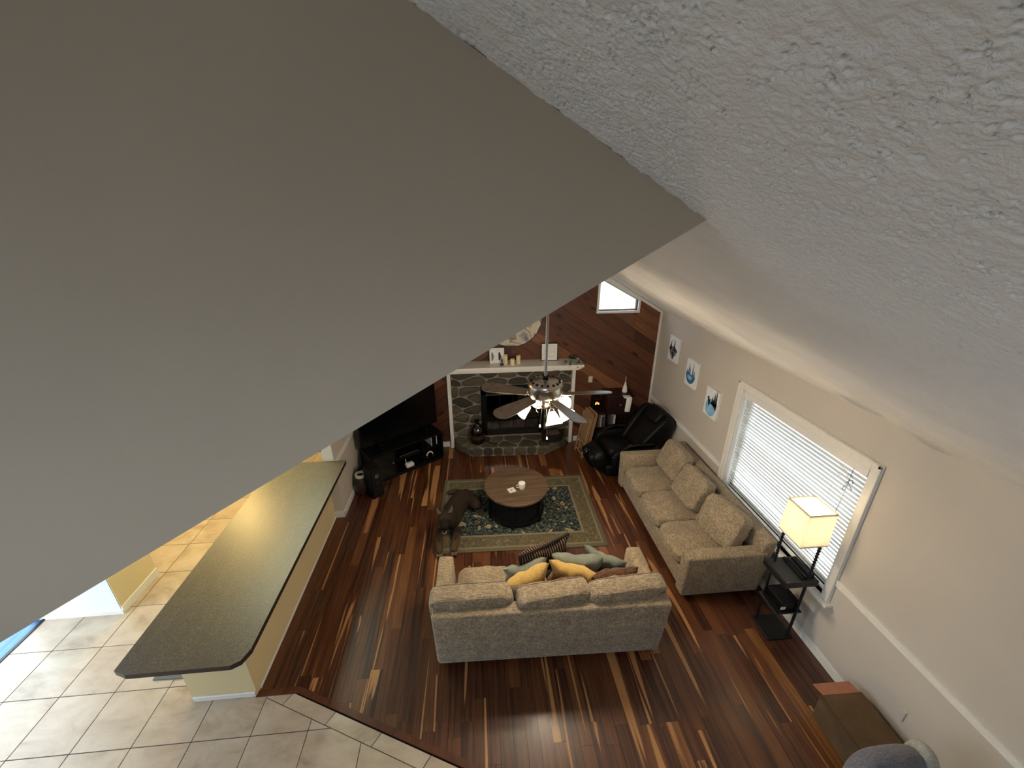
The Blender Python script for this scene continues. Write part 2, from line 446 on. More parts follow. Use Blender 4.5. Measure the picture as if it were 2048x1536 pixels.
def box(bm, x0, x1, y0, y1, z0, z1, bev=0.0, seg=2, mx=None):
    r = bmesh.ops.create_cube(bm, size=1.0)
    vs = r['verts']
    M = Matrix.Translation(((x0+x1)/2, (y0+y1)/2, (z0+z1)/2)) @ Matrix.Diagonal((abs(x1-x0), abs(y1-y0), abs(z1-z0), 1))
    if mx is not None: M = mx @ M
    bmesh.ops.transform(bm, matrix=M, verts=vs)
    if bev:
        es = list({e for v in vs for e in v.link_edges})
        bmesh.ops.bevel(bm, geom=es, offset=bev, segments=seg, profile=0.5, affect='EDGES')
    return bm
def prism(bm, pts, z0, z1, axis='z'):
    """extrude a polygon; axis z: pts are (x,y); axis y: pts are (x,z); axis x: pts are (y,z)"""
    def P(p, t):
        return (p[0], p[1], t) if axis == 'z' else ((p[0], t, p[1]) if axis == 'y' else (t, p[0], p[1]))
    a = [bm.verts.new(P(p, z0)) for p in pts]; b = [bm.verts.new(P(p, z1)) for p in pts]
    n = len(pts)
    fs = [bm.faces.new(a), bm.faces.new(b)]
    for i in range(n): fs.append(bm.faces.new((a[i], a[(i+1) % n], b[(i+1) % n], b[i])))
    bmesh.ops.recalc_face_normals(bm, faces=fs)
    return bm
def lathe(bm, prof, seg=32, mx=None, closed=False):
    """profile list of (r,z)"""
    rings = []
    for r, z in prof:
        if r < 1e-5: rings.append([bm.verts.new((0, 0, z))])
        else: rings.append([bm.verts.new((r*math.cos(2*PI*i/seg), r*math.sin(2*PI*i/seg), z)) for i in range(seg)])
    fs = []
    for a, b in zip(rings, rings[1:]):
        for i in range(seg):
            j = (i+1) % seg
            if len(a) == 1 and len(b) == 1: continue
            if len(a) == 1: fs.append(bm.faces.new((a[0], b[j], b[i])))
            elif len(b) == 1: fs.append(bm.faces.new((a[i], a[j], b[0])))
            else: fs.append(bm.faces.new((a[i], a[j], b[j], b[i])))
    if not closed:
        for rg, fl in ((rings[0], True), (rings[-1], False)):
            if len(rg) > 1: fs.append(bm.faces.new(list(reversed(rg)) if fl else rg))
    if mx is not None: bmesh.ops.transform(bm, matrix=mx, verts=[v for r_ in rings for v in r_])
    bmesh.ops.recalc_face_normals(bm, faces=fs)
    return bm
def tube(bm, pts, rad, seg=10, caps=True):
    pts = [Vector(p) for p in pts]; n = len(pts)
    rads = rad if isinstance(rad, (list, tuple)) else [rad]*n
    rings = []; ref = Vector((0, 0, 1))
    for i, p in enumerate(pts):
        d = (pts[min(i+1, n-1)]-pts[max(i-1, 0)]).normalized()
        if abs(d.dot(ref)) > 0.95: ref = Vector((1, 0, 0)) if abs(d.x) < 0.9 else Vector((0, 1, 0))
        a = d.cross(ref).normalized(); b = d.cross(a)
        rings.append([bm.verts.new(p+rads[i]*(math.cos(2*PI*k/seg)*a+math.sin(2*PI*k/seg)*b)) for k in range(seg)])
    fs = []
    for a, b in zip(rings, rings[1:]):
        for i in range(seg): fs.append(bm.faces.new((a[i], a[(i+1) % seg], b[(i+1) % seg], b[i])))
    if caps: fs.append(bm.faces.new(rings[0])); fs.append(bm.faces.new(rings[-1]))
    bmesh.ops.recalc_face_normals(bm, faces=fs)
    return bm
def supercube(bm, hx, hy, hz, e=5.0, n=10, crown=0.0, wr=0.0, seed=0, mx=None):
    """rounded stuffed block: cube mapped to a superellipsoid; crown puffs the top and bottom, wr adds folds"""
    # always called on an empty bmesh: a subdivided cube built face by face
    g_ = {}
    m_ = n+1
    def gv(i, j, k):
        if (i, j, k) not in g_: g_[(i, j, k)] = bm.verts.new((-1+2*i/m_, -1+2*j/m_, -1+2*k/m_))
        return g_[(i, j, k)]
    for i in range(m_):
        for j in range(m_):
            for q in (0, m_):
                bm.faces.new([gv(*t) for t in ((i, j, q), (i+1, j, q), (i+1, j+1, q), (i, j+1, q))])
                bm.faces.new([gv(*t) for t in ((i, q, j), (i+1, q, j), (i+1, q, j+1), (i, q, j+1))])
                bm.faces.new([gv(*t) for t in ((q, i, j), (q, i+1, j), (q, i+1, j+1), (q, i, j+1))])
    bmesh.ops.recalc_face_normals(bm, faces=bm.faces[:])
    seen = list(bm.verts)
    rs = random.Random(seed); ph = [rs.uniform(0, 6.28) for _ in range(6)]
    for v in seen:
        p = v.co
        x, y, z = [math.sin(c*PI/2*0.98)/math.sin(PI/2*0.98) for c in p]
        k = (abs(x)**e+abs(y)**e+abs(z)**e)**(1/e)
        x, y, z = x/k, y/k, z/k
        pf = 1+crown*(1-x*x)*(1-y*y)
        f = 0.0
        if wr:
            f = wr*(math.sin(9*x+ph[0]+3*y)*math.sin(7*y+ph[1])+0.6*math.sin(17*x-11*y+ph[2]+4*z)+0.5*math.sin(14*z+6*x+ph[3]))
        v.co = Vector((x*hx*(1+f*0.4/max(hx, .05)*0.1), y*hy+f*0.3*abs(y), z*hz*pf+f*abs(z)))
    if mx is not None: bmesh.ops.transform(bm, matrix=mx, verts=list(seen))
    return bm
def pillow_mesh(wd, ht, th, seed=0, n=22, wr=0.010):
    """throw pillow standing in its XZ plane, thickness along Y, pinched corners"""
    bm = NB(); rs = random.Random(seed); ph = [rs.uniform(0, 6.28) for _ in range(8)]
    g = {}
    for sgn in (1, -1):
        for i in range(n+1):
            for j in range(n+1):
                a = -1+2*i/n; b = -1+2*j/n
                edge = i in (0, n) or j in (0, n)
                if edge and sgn == -1: g[(i, j, -1)] = g[(i, j, 1)]; continue
                t = ((1-a**4)*(1-b**4))**0.55
                f = wr*(math.sin(5*a+ph[0]+2*b)*math.sin(6*b+ph[1])+0.7*math.sin(11*a-7*b+ph[2]*sgn))*(1 if not edge else 0.3)
                x = a*wd/2*(1-0.10*(1-b*b)); z = b*ht/2*(1-0.10*(1-a*a))
                x += 0.012*math.sin(4*b+ph[3]); z += 0.012*math.sin(5*a+ph[4])
                y = sgn*th/2*t+f*t+0.018*math.sin(2.2*a+ph[5])*(1-b*b*0.3)
                g[(i, j, sgn)] = bm.verts.new((x, y, z))
    for sgn in (1, -1):
        for i in range(n):
            for j in range(n):
                q = [g[(i, j, sgn)], g[(i+1, j, sgn)], g[(i+1, j+1, sgn)], g[(i, j+1, sgn)]]
                if sgn == 1: q.reverse()
                try: bm.faces.new(q)
                except ValueError: pass
    bmesh.ops.recalc_face_normals(bm, faces=bm.faces[:])
    return bm
def clip(poly, a, b, c):
    """keep the part of a polygon where a*x+b*y+c >= 0"""
    out = []
    for i in range(len(poly)):
        p, q = poly[i], poly[(i+1) % len(poly)]
        dp = a*p[0]+b*p[1]+c; dq = a*q[0]+b*q[1]+c
        if dp >= 0: out.append(p)
        if (dp > 0 > dq) or (dp < 0 < dq):
            t = dp/(dp-dq); out.append((p[0]+t*(q[0]-p[0]), p[1]+t*(q[1]-p[1])))
    return out
def area(p):
    return 0.5*abs(sum(p[i][0]*p[(i+1) % len(p)][1]-p[(i+1) % len(p)][0]*p[i][1] for i in range(len(p))))
def shrink(poly, d):
    """inset a convex polygon by d"""
    s = sum(poly[i][0]*poly[(i+1) % len(poly)][1]-poly[(i+1) % len(poly)][0]*poly[i][1] for i in range(len(poly)))
    if s < 0: poly = poly[::-1]
    out = poly
    for i in range(len(poly)):
        p, q = poly[i], poly[(i+1) % len(poly)]
        nx, ny = -(q[1]-p[1]), q[0]-p[0]; L = math.hypot(nx, ny)
        if L < 1e-6: continue
        nx /= L; ny /= L
        out = clip(out, nx, ny, -(nx*p[0]+ny*p[1])-d)
        if len(out) < 3: return []
    return out
def clean(poly, eps=0.002):
    out = []
    for p in poly:
        if not out or math.hypot(p[0]-out[-1][0], p[1]-out[-1][1]) > eps: out.append(p)
    if len(out) > 1 and math.hypot(out[0][0]-out[-1][0], out[0][1]-out[-1][1]) <= eps: out.pop()
    return out

# ------------------------------------------------------------------ room dimensions
XR = 3.18          # right wall
YF = 6.62          # far (cedar) wall
ZE = 2.45          # eave height
TS = math.tan(R(30.4))
XRIDGE = 0.635
ZR = ZE+(XR-XRIDGE)*TS
YG = 1.144         # loft end wall
XL = -1.93         # left wall stub
XD = -4.65         # sliding door wall
YB = -2.0          # wall behind the viewpoint
def zc(x): return ZE+(XR-x)*TS     # right roof slope

# ------------------------------------------------------------------ floors
flo = struct(obj('floor', prism(NB(), [(-2.6, YF+0.1), (-2.6, 2.3), (-1.7, 2.3), (3.3, 0.05), (3.3, YF+0.1)], -0.06, -0.013), SUB),
             'dark red brown acacia plank floor of the living room', 'floor')
DS = -0.4517                                   # slope of the diagonal edge between wood and tile
def dline(x): return 2.530+DS*(x+1.70)          # upper edge of the reducer strip
nrm = math.hypot(DS, 1)
PW = 0.107
xs = -2.05
npl = 0
rp = random.Random(21)
while xs < XR:
    x0, x1 = xs, min(xs+PW, XR)
    y = 1.2 - rp.uniform(0, 1.0)
    while y < YF:
        L = rp.choice([0.5, 0.8, 1.0, 1.2, 1.4, 1.5])*rp.uniform(0.9, 1.12)
        if y+L > YF-0.35: L = YF-y
        y0, y1 = max(y, 0.02), min(y+L, YF)
        if y1 > y0:
            p = [(x0+0.0006, y0+0.0006), (x1-0.0006, y0+0.0006), (x1-0.0006, y1-0.0006), (x0+0.0006, y1-0.0006)]
            p = clean(clip(p, 0, 1, -2.515)) if x1 <= -1.67 else clean(clip(p, -DS, 1, -(2.530+DS*1.70)))       # y >= dline(x)
            if len(p) >= 3 and area(p) > 0.002:
                pl = obj('plank', prism(NB(), p, -0.012+rp.uniform(-.0003, .0003), 0.0+rp.uniform(-.0004, .0004)), PLANK, flo)
                npl += 1
        y += L
    xs += PW
print('planks', npl)
tfl = struct(obj('floor_tiled', prism(NB(), [(XD, YB), (XR, YB), (XR, -0.1), (-1.72, 2.45), (-2.3, 2.45), (-2.3, YF), (XD, YF)], -0.06, -0.004), GROUT),
             'beige ceramic tile floor of the kitchen side', 'floor')
GX, GY, TP = -3.342, 2.626, 0.4605
LB = 2.469+DS*1.986*-1 if False else 2.469    # line through (-1.986, 2.469): inner edge of the border row
def inner(x): return 2.469+DS*(x+1.986)
g2 = 0.0032
full = None
for i in range(-4, 12):
    for j in range(-4, 9):
        x0 = GX+i*TP; y0 = GY+j*TP
        if x0 > 1.5 or y0+TP < 0.4: continue
        p = [(x0+g2, y0+g2), (x0+TP-g2, y0+g2), (x0+TP-g2, y0+TP-g2), (x0+g2, y0+TP-g2)]
        p = clip(p, 1, 0, -XD)
        if x0 > -2.0: p = clip(clip(p, DS, -1, 2.469+DS*1.986-g2), 0, -1, 2.466)      # y <= inner(x)
        p = clean(p)
        if len(p) < 3 or area(p) < 0.004: continue
        if len(p) == 4 and area(p) > (TP-2*g2)**2-1e-4:
            if full is None:
                a = TP/2-g2; bm = NB(); box(bm, -a, a, -a, a, -0.008, 0, 0.0012, 1)
                full = obj('tile', bm, TILE, tfl, (x0+TP/2, y0+TP/2, 0))
            else:
                o = full.copy(); COL.objects.link(o); o.location = (x0+TP/2, y0+TP/2, 0)
        else:
            obj('tile', prism(NB(), p, -0.008, 0), TILE, tfl)
# border row of cut tiles along the diagonal
ux, uy = 1/nrm, DS/nrm                                       # along the diagonal
ox, oy = -1.70, dline(-1.70)-0.062*nrm                       # lower edge of the reducer strip
wv = (2.469+DS*(-1.70+1.986)-oy)/nrm                         # (negative) row width across
px_, py_ = -uy, ux                                           # normal towards the wood
s0 = -0.52
for k in range(12):
    a, b = s0+k*0.4635+g2, s0+(k+1)*0.4635-g2
    q = [(ox+ux*t+px_*n_, oy+uy*t+py_*n_) for t, n_ in ((a+0.16*0.135, -g2*0.5), (b+0.16*0.135, -g2*0.5), (b, -abs(wv)+g2), (a, -abs(wv)+g2))]
    q = clean(clip(q, 0, -1, 2.470))
    q = clip(q, 1, 0, 2.06)
    q = clip(q, -1, 0, 3.1)
    if len(q) >= 3 and area(q) > 0.002: obj('tile', prism(NB(), q, -0.008, 0), TILE, tfl)
STRIP = m_wood('reducer_strip', (0.055, 0.016, 0.007), (0.12, 0.036, 0.014), (20, 3, 3), 0.4, 'World')
t1 = prism(NB(), [(-2.055, 2.468), (-1.685, 2.468), (-1.70, 2.530), (-2.055, 2.520)], -0.01, 0.006)
e1 = (3.15-(-1.70))
prism(t1, [(-1.685, 2.468), (3.15, 2.468+DS*(3.15+1.685)), (3.15, dline(3.15)), (-1.70, 2.530)], -0.01, 0.006)
struct(obj('trim_1', t1, STRIP), 'reddish wood reducer strip between planks and tiles', 'trim')

# outdoors beyond the sliding door
struct(obj('ground_patio', prism(NB(), [(-9.5, -4), (XD-0.03, -4), (XD-0.03, 5), (-9.5, 5)], -0.12, -0.02), PATIO_SKYBLUE),
       'concrete patio outside the sliding door, blue skylight in its colour', 'ground')

# ------------------------------------------------------------------ walls
def wall_boxes(name, boxes, mat, label):
    bm = NB()
    for b in boxes: box(bm, *b)
    return struct(obj(name, bm, mat), label, 'wall')
WT = 0.16
# right wall with the window opening
WY0, WY1, WZ0, WZ1 = 2.53, 4.21, 0.655, 2.03
wall_right = wall_boxes('wall_right', [(XR, XR+WT, YB, WY0, 0, ZE+.25), (XR, XR+WT, WY1, YF+.12, 0, ZE+.25),
            (XR, XR+WT, WY0, WY1, 0, WZ0), (XR, XR+WT, WY0, WY1, WZ1, ZE+.25)], PAINT, 'greige painted wall with the blinded window')
# far wall: backing with the trapezoid window opening, cedar boards in front
VX0, VX1, VZ0, VZR, = 2.075, 2.745, 2.455, 2.63
VZL = VZR+(VX1-VX0)*TS*0.97
bm = NB()
prism(bm, [(XD, 0), (XR, 0), (XR, VZ0), (XD, VZ0)], YF, YF+0.14, 'y')
prism(bm, [(XD, VZ0), (VX0, VZ0), (VX0, zc(VX0)+0.1), (XRIDGE, ZR+0.1), (-1.95, 2.6), (XD, 2.6)], YF, YF+0.14, 'y')
prism(bm, [(VX1, VZ0), (XR, VZ0), (XR, zc(XR)+.1), (VX1, zc(VX1)+.1)], YF, YF+0.14, 'y')
prism(bm, [(VX0, VZL), (VX1, VZR), (VX1, zc(VX1)+.1), (VX0, zc(VX0)+.1)], YF, YF+0.14, 'y')
wall_far = struct(obj('wall_far', bm, SUB), 'chevron wall of knotty cedar boards behind the fireplace', 'wall')
BA = R(33.5); BW = 0.185
for side in (1, -1):
    d = (math.cos(BA)*side, -math.sin(BA))           # boards run down and away from the centre seam
    nrm2 = (math.sin(BA)*side, math.cos(BA))
    reg = [(0.60, 0), (XR, 0), (XR, zc(XR)), (XRIDGE, ZR), (0.60, ZR-0.02)] if side == 1 else [(0.60, 0), (0.60, ZR-0.02), (-1.93, ZE), (-1.93, 0)]
    for k in range(-12, 26):
        c0 = k*BW
        p = clip(reg, nrm2[0], nrm2[1], -(nrm2[0]*0.60)-c0-0.002)
        p = clip(p, -nrm2[0], -nrm2[1], (nrm2[0]*0.60)+c0+BW-0.002)
        if len(p) < 3: continue
        pieces = [p]
        if side == 1:      # leave the window opening free
            hit = clip(clip(clip(clip(p, 1, 0, -VX0), -1, 0, VX1), 0, 1, -VZ0), (VZR-VZL)/(VX1-VX0), -1, VZL-(VZR-VZL)/(VX1-VX0)*VX0)
            if len(hit) >= 3 and area(hit) > 1e-4:
                sl = (VZR-VZL)/(VX1-VX0)
                pieces = [clip(p, -1, 0, VX0), clip(p, 1, 0, -VX1)]
                mid = clip(clip(p, 1, 0, -VX0), -1, 0, VX1)
                pieces += [clip(mid, 0, -1, VZ0), clip(mid, -sl, 1, -(VZL-sl*VX0))]
        for q in pieces:
            q = clean(q)
            if len(q) < 3 or area(q) < 0.002: continue
            # object axes follow the board so the grain runs along it
            cx_ = sum(a[0] for a in q)/len(q); cz_ = sum(a[1] for a in q)/len(q)
            ca, sa = d[0]*1, d[1]
            loc = [((a[0]-cx_)*ca+(a[1]-cz_)*sa, -(a[0]-cx_)*sa+(a[1]-cz_)*ca) for a in q]
            o = obj('board', prism(NB(), loc, -0.018, 0.0, 'y'), CEDAR, wall_far, (cx_, YF-random.uniform(0, .002), cz_))
            o.rotation_euler = (0, -math.atan2(sa, ca), 0)
# vertical batten at the chevron seam
obj('seam_batten', box(NB(), 0.575, 0.625, YF-0.024, YF, 1.64, ZR-0.05), CEDAR, wall_far)
# left wall stub, sliding door wall, wall behind, loft wall
wall_left = wall_boxes('wall_left', [(XL-0.14, XL, 4.82, YF, 0, ZE+.05)], PAINT, 'short greige wall between television corner and kitchen')
wall_boxes('wall_kitchen', [(XD, -3.89, 3.47, 4.0, 0, ZE)], WHITEWALL, 'white wall end standing on the tiles by the patio door')
yside = struct(obj('trim_2', box(NB(), -3.888, -3.880, 3.475, 4.0, 0, ZE), YELLOW), 'side of the kitchen wall end, yellow lamp light painted in', 'wall')  # thin sheet whose colour carries the kitchen lamp's yellow light
wall_boxes('wall_door', [(XD-0.14, XD, YB, 0.5, 0, 3.0), (XD-0.14, XD, YB, -1.3, 3.0, 5.5), (XD-0.14, XD, 0.7, 3.465, 3.0, 5.5), (XD-0.14, XD, -1.3, 0.7, 4.5, 5.5), (XD-0.14, XD, 3.465, YF, 0, 5.5), (XD-0.14, XD, 0.5, 3.465, 2.1, 3.0)], WHITEWALL, 'white outer wall around the sliding patio door')
wall_boxes('wall_back', [(XD, XR+WT, YB-0.14, YB, 0, 2.95), (XD, -1.6, YB-.14, YB, 2.95, 5.6), (0.4, XR+WT, YB-.14, YB, 2.95, 5.6), (-1.6, 0.4, YB-.14, YB, 4.15, 5.6)],
           PAINT, 'greige wall behind the loft viewpoint')
XT = -1.55         # upper end of the right slope on the loft side
zt = zc(XT)
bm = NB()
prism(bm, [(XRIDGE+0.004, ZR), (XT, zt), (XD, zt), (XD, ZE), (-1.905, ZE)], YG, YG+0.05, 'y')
struct(obj('wall_loft', bm, LOFTPAINT_BOUNCE), 'large smooth greige end wall hanging above the living room', 'wall')

# ------------------------------------------------------------------ ceilings
def vnoise(u, v, seed):
    r = np.random.default_rng(seed); T = r.random((512, 512))
    iu = np.floor(u).astype(int); iv = np.floor(v).astype(int); fu = u-iu; fv = v-iv
    fu = fu*fu*(3-2*fu); fv = fv*fv*(3-2*fv)
    a = T[iu % 512, iv % 512]; b = T[(iu+1) % 512, iv % 512]; c = T[iu % 512, (iv+1) % 512]; d = T[(iu+1) % 512, (iv+1) % 512]
    return (a*(1-fu)+b*fu)*(1-fv)+(c*(1-fu)+d*fu)*fv
def spaced(a, b, fa, fb, fine, coarse):
    out = [a]; x = a
    while x < b:
        if fa <= x <= fb: st = fine
        else:
            dd = min(abs(x-fa), abs(x-fb)); st = min(coarse, fine+dd*0.012)
        x += st; out.append(min(x, b))
    return np.array(out)
CT = math.cos(R(30.4)); ST = math.sin(R(30.4))
def slope_ceiling():
    # s: distance up the slope from the eave; the surface is real sprayed relief near the viewpoint
    smax = (XR-XT)/CT; sridge = (XR-XRIDGE)/CT
    s = spaced(0, smax, 2.75, 3.45, 0.002, 0.03); y = spaced(YB, YF, 0.3, 0.85, 0.002, 0.035)
    Sg, Yg = np.meshgrid(s, y, indexing='ij')
    h = 0.0004*vnoise(Sg*330, Yg*330, 1)+0.0016*vnoise(Sg*165+7, Yg*165, 2)+0.0036*vnoise(Sg*80, Yg*80+3, 3)+0.0036*vnoise(Sg*34, Yg*34+3, 5)
    # small blown-out pits, gathered in loose clusters
    n_p = 46000
    ps = rng.uniform(1.6, smax-.1, n_p); py = rng.uniform(0.0, 2.2, n_p)
    keep_ = vnoise(ps*16, py*16, 6) > 0.40
    for a_, b_, r_, d_, th_ in zip(ps[keep_], py[keep_], (.0015+.0026*rng.random(n_p)**2)[keep_], rng.uniform(.006, .013, n_p)[keep_], rng.uniform(0, PI, n_p)[keep_]):
        i0, i1 = np.searchsorted(s, (a_-.008, a_+.008)); j0, j1 = np.searchsorted(y, (b_-.008, b_+.008))
        if i1-i0 < 3 or j1-j0 < 3: continue
        ds = Sg[i0:i1, j0:j1]-a_; dy_ = Yg[i0:i1, j0:j1]-b_
        e1_ = ds*math.cos(th_)+dy_*math.sin(th_); e2_ = (-ds*math.sin(th_)+dy_*math.cos(th_))*1.5
        h[i0:i1, j0:j1] -= d_*np.exp(-((e1_*e1_+e2_*e2_)/(r_*r_))**1.5)
    h *= np.clip(np.minimum(Sg/0.02, 1), 0, 1)
    off = -(h-0.0065)                                     # relief hangs down from the plane
    X = XR-Sg*CT + off*ST*1.0; Z = ZE+Sg*ST + off*CT*1.0
    nI, nJ = Sg.shape
    co = np.stack([X, Yg, Z], -1).reshape(-1, 3)
    idx = np.arange(nI*nJ).reshape(nI, nJ)
    q = np.stack([idx[:-1, :-1], idx[1:, :-1], idx[1:, 1:], idx[:-1, 1:]], -1).reshape(-1, 4)
    # beyond the loft wall the slope stops at the ridge
    cs = ((Sg[:-1, :-1]+Sg[1:, 1:])/2).reshape(-1); cy_ = ((Yg[:-1, :-1]+Yg[1:, 1:])/2).reshape(-1)
    q = q[~((cs > sridge+0.03) & (cy_ > YG+0.03))]
    me = bpy.data.meshes.new('ceiling')
    me.vertices.add(len(co)); me.vertices.foreach_set('co', co.ravel().astype(np.float32))
    me.loops.add(len(q)*4); me.loops.foreach_set('vertex_index', q.ravel().astype(np.int32))
    me.polygons.add(len(q)); me.polygons.foreach_set('loop_start', (np.arange(len(q))*4).astype(np.int32))
    me.polygons.foreach_set('use_smooth', np.ones(len(q), bool))
    me.update(calc_edges=True); me.validate()
    return me
ceiling = struct(obj('ceiling', slope_ceiling(), CEIL), 'pale sprayed texture ceiling sloping up from the right wall', 'ceiling')
# roof body above it keeps the sky out
bm = NB()
prism(bm, [(XR+1.0, ZE+0.02-1.0*TS), (XT-.1, zt+0.08), (XT-.1, zt+0.2), (XR+1.0, ZE+0.16-1.0*TS+.05)], YB-.14, YF+.14, 'y')  # eave run out past the right wall to cut skylight on the blind
prism(bm, [(XT+.1, zt), (XD-.14, zt), (XD-.14, zt+0.12), (XT+.1, zt+.12)], YB-.14, YG+.05, 'y')
box(bm, XR+WT, XR+3.0, YB, YF+1, 2.35, 2.45)  # added unseen porch slab that keeps the slats from blowing out
struct(obj('ceiling_roof', bm, KCEIL), 'roof deck above the sloping ceiling, with an added slab shading the window', 'ceiling')
bm = NB()
prism(bm, [(XRIDGE+.02, ZR-0.005), (-1.905, ZE), (-1.905, ZE+.14), (XRIDGE+.02, ZR+.14)], YG+.05, YF+.14, 'y')
prism(bm, [(-1.905, ZE), (XD-.14, ZE), (XD-.14, ZE+.12), (-1.905, ZE+.12)], YG+.05, YF+.14, 'y')
struct(obj('ceiling_left', bm, KCEIL), 'lower left ceiling slope running down to the kitchen', 'ceiling')
# lifted joint tape along the eave
for k, (ya, yb, s_) in enumerate(((2.32, 2.66, 0.42), (2.06, 2.27, 0.09), (4.55, 4.86, 0.52))):
    bm = NB(); n = 9
    a = []
    for i in range(n):
        t = i/(n-1); yy = ya+(yb-ya)*t; lift = 0.022*math.sin(PI*t)
        ss = s_+(0.10*(t-0.5)); w2 = 0.008+0.012*math.sin(PI*t)
        for q_ in (0, 1):
            s3 = ss+q_*w2; drop = 0.010+lift*(1-q_)
            a.append(bm.verts.new((XR-s3*CT-drop*ST, yy, ZE+s3*ST-drop*CT)))
    for i in range(n-1): bm.faces.new((a[2*i], a[2*i+1], a[2*i+3], a[2*i+2]))
    r = bmesh.ops.solidify(bm, geom=bm.faces[:], thickness=0.0015)
    obj('peeling_tape', bm, TRIM, ceiling)

# ------------------------------------------------------------------ trims
def rail_profile(name, x, side, y0, y1, z, label):
    bm = NB(); s = side
    box(bm, x, x+s*0.012, y0, y1, z-0.065, z)
    box(bm, x, x+s*0.022, y0, y1, z-0.020, z-0.002, 0.003, 1)
    box(bm, x, x+s*0.018, y0, y1, z-0.060, z-0.042, 0.003, 1)
    return struct(obj(name, bm, TRIM), label, 'trim')
rail_profile('trim_3', XR, -1, 0.0, 2.44, 0.91, 'white chair rail from the window towards the cardboard box')
rail_profile('trim_4', XR, -1, 4.30, YF, 0.91, 'white chair rail under the three canvas prints')
rail_profile('trim_5', XL, 1, 4.82, 5.9, 0.91, 'white chair rail on the short left wall')
def baseb(name, x, side, y0, y1, label, h=0.095):
    bm = NB(); box(bm, x, x+side*0.014, y0, y1, 0, h-0.012); box(bm, x, x+side*0.009, y0, y1, h-0.012, h)
    return struct(obj(name, bm, TRIM), label, 'baseboard')
baseb('baseboard_right', XR, -1, 0.0, YF, 'white baseboard along the right wall')
baseb('baseboard_left', XL, 1, 4.81, 6.2, 'white baseboard on the short left wall')
bm = NB(); box(bm, XL-0.14, XL+0.014, 4.806, 4.82, 0, 0.095); struct(obj('baseboard_stub', bm, TRIM), 'white baseboard on the end of the short wall', 'baseboard')
bm = NB(); box(bm, -0.72, -0.52, YF-0.032, YF-0.018, 0, 0.10); box(bm, 1.78, 2.05, YF-0.032, YF-0.018, 0, 0.10)
struct(obj('baseboard_far', bm, TRIM), 'white baseboard pieces beside the stone fireplace', 'baseboard')
bm = NB(); box(bm, XR-0.03, XR, YF-0.05, YF, 0.0, ZE, 0.004, 1)
struct(obj('trim_6', bm, TRIM), 'pale corner trim between cedar wall and right wall', 'trim')
bm = NB(); mx = Matrix.Translation((XR, YF-0.03, ZE)) @ Matrix.Rotation(R(30.4), 4, 'Y')
box(bm, -2.95, 0, -0.012, 0.012, -0.05, -0.004, mx=mx)
struct(obj('trim_7', bm, TRIM), 'white rake moulding between cedar wall and ceiling', 'trim')
bm = NB(); box(bm, -3.882, -3.868, 3.47, 4.0, 0, 0.09); box(bm, XD, -3.868, 3.456, 3.47, 0, 0.05)
struct(obj('baseboard_kitchen', bm, TRIM), 'cream baseboard round the kitchen wall end', 'baseboard')

# ------------------------------------------------------------------ right window
win = struct(empty('window_1', (XR, 3.37, WZ0)), 'white cased window with closed venetian blind', 'window')
def wpart(name, bm, mat, par=win):
    o = obj(name, bm, mat, par); o.matrix_parent_inverse = Matrix.Translation((-XR, -3.37, -WZ0)); return o
def casing_piece(bm, y0, y1, z0, z1):
    box(bm, XR-0.018, XR, y0, y1, z0, z1, 0.004, 1)
cz = NB()
casing_piece(cz, 2.44, WY0, 0.60, 2.115); wpart('casing', cz, TRIM)
cz = NB(); casing_piece(cz, WY1, 4.30, 0.60, 2.115); wpart('casing', cz, TRIM)
cz = NB(); casing_piece(cz, WY0, WY1, WZ1, 2.115); wpart('casing', cz, TRIM)
for (a, b, c, d) in ((2.445, 2.475, 0.62, 2.11), (4.265, 4.295, 0.62, 2.11)):
    cz = NB(); box(cz, XR-0.03, XR-0.016, a, b, c, d, 0.005, 1); wpart('casing_bead', cz, TRIM)
cz = NB(); box(cz, XR-0.03, XR-0.016, 2.445, 4.295, 2.08, 2.11, 0.005, 1); wpart('casing_bead', cz, TRIM)
cz = NB(); box(cz, XR-0.075, XR+0.09, 2.405, 4.335, 0.605, 0.635, 0.004, 1); wpart('sill', cz, TRIM)
cz = NB(); box(cz, XR, XR+WT, WY0, WY0+0.012, WZ0-.02, WZ1); box(cz, XR, XR+WT, WY1-0.012, WY1, WZ0-.02, WZ1)
box(cz, XR, XR+WT, WY0, WY1, WZ1-0.012, WZ1); box(cz, XR, XR+WT, WY0, WY1, WZ0-.03, WZ0); wpart('jamb', cz, TRIM)
cz = NB()
for a, b in ((WY0+.01, WY0+.06), (WY1-.06, WY1-.01)): box(cz, XR+0.10, XR+0.13, a, b, WZ0, WZ1)
box(cz, XR+0.10, XR+0.13, WY0, WY1, WZ0, WZ0+.05); box(cz, XR+0.10, XR+0.13, WY0, WY1, WZ1-.05, WZ1); wpart('sash', cz, TRIM)
for a, b in ((WY0+.06, WY1-.06),):
    cz = NB(); box(cz, XR+0.113, XR+0.117, a, b, WZ0+.05, WZ1-.05); wpart('pane', cz, GLASS)
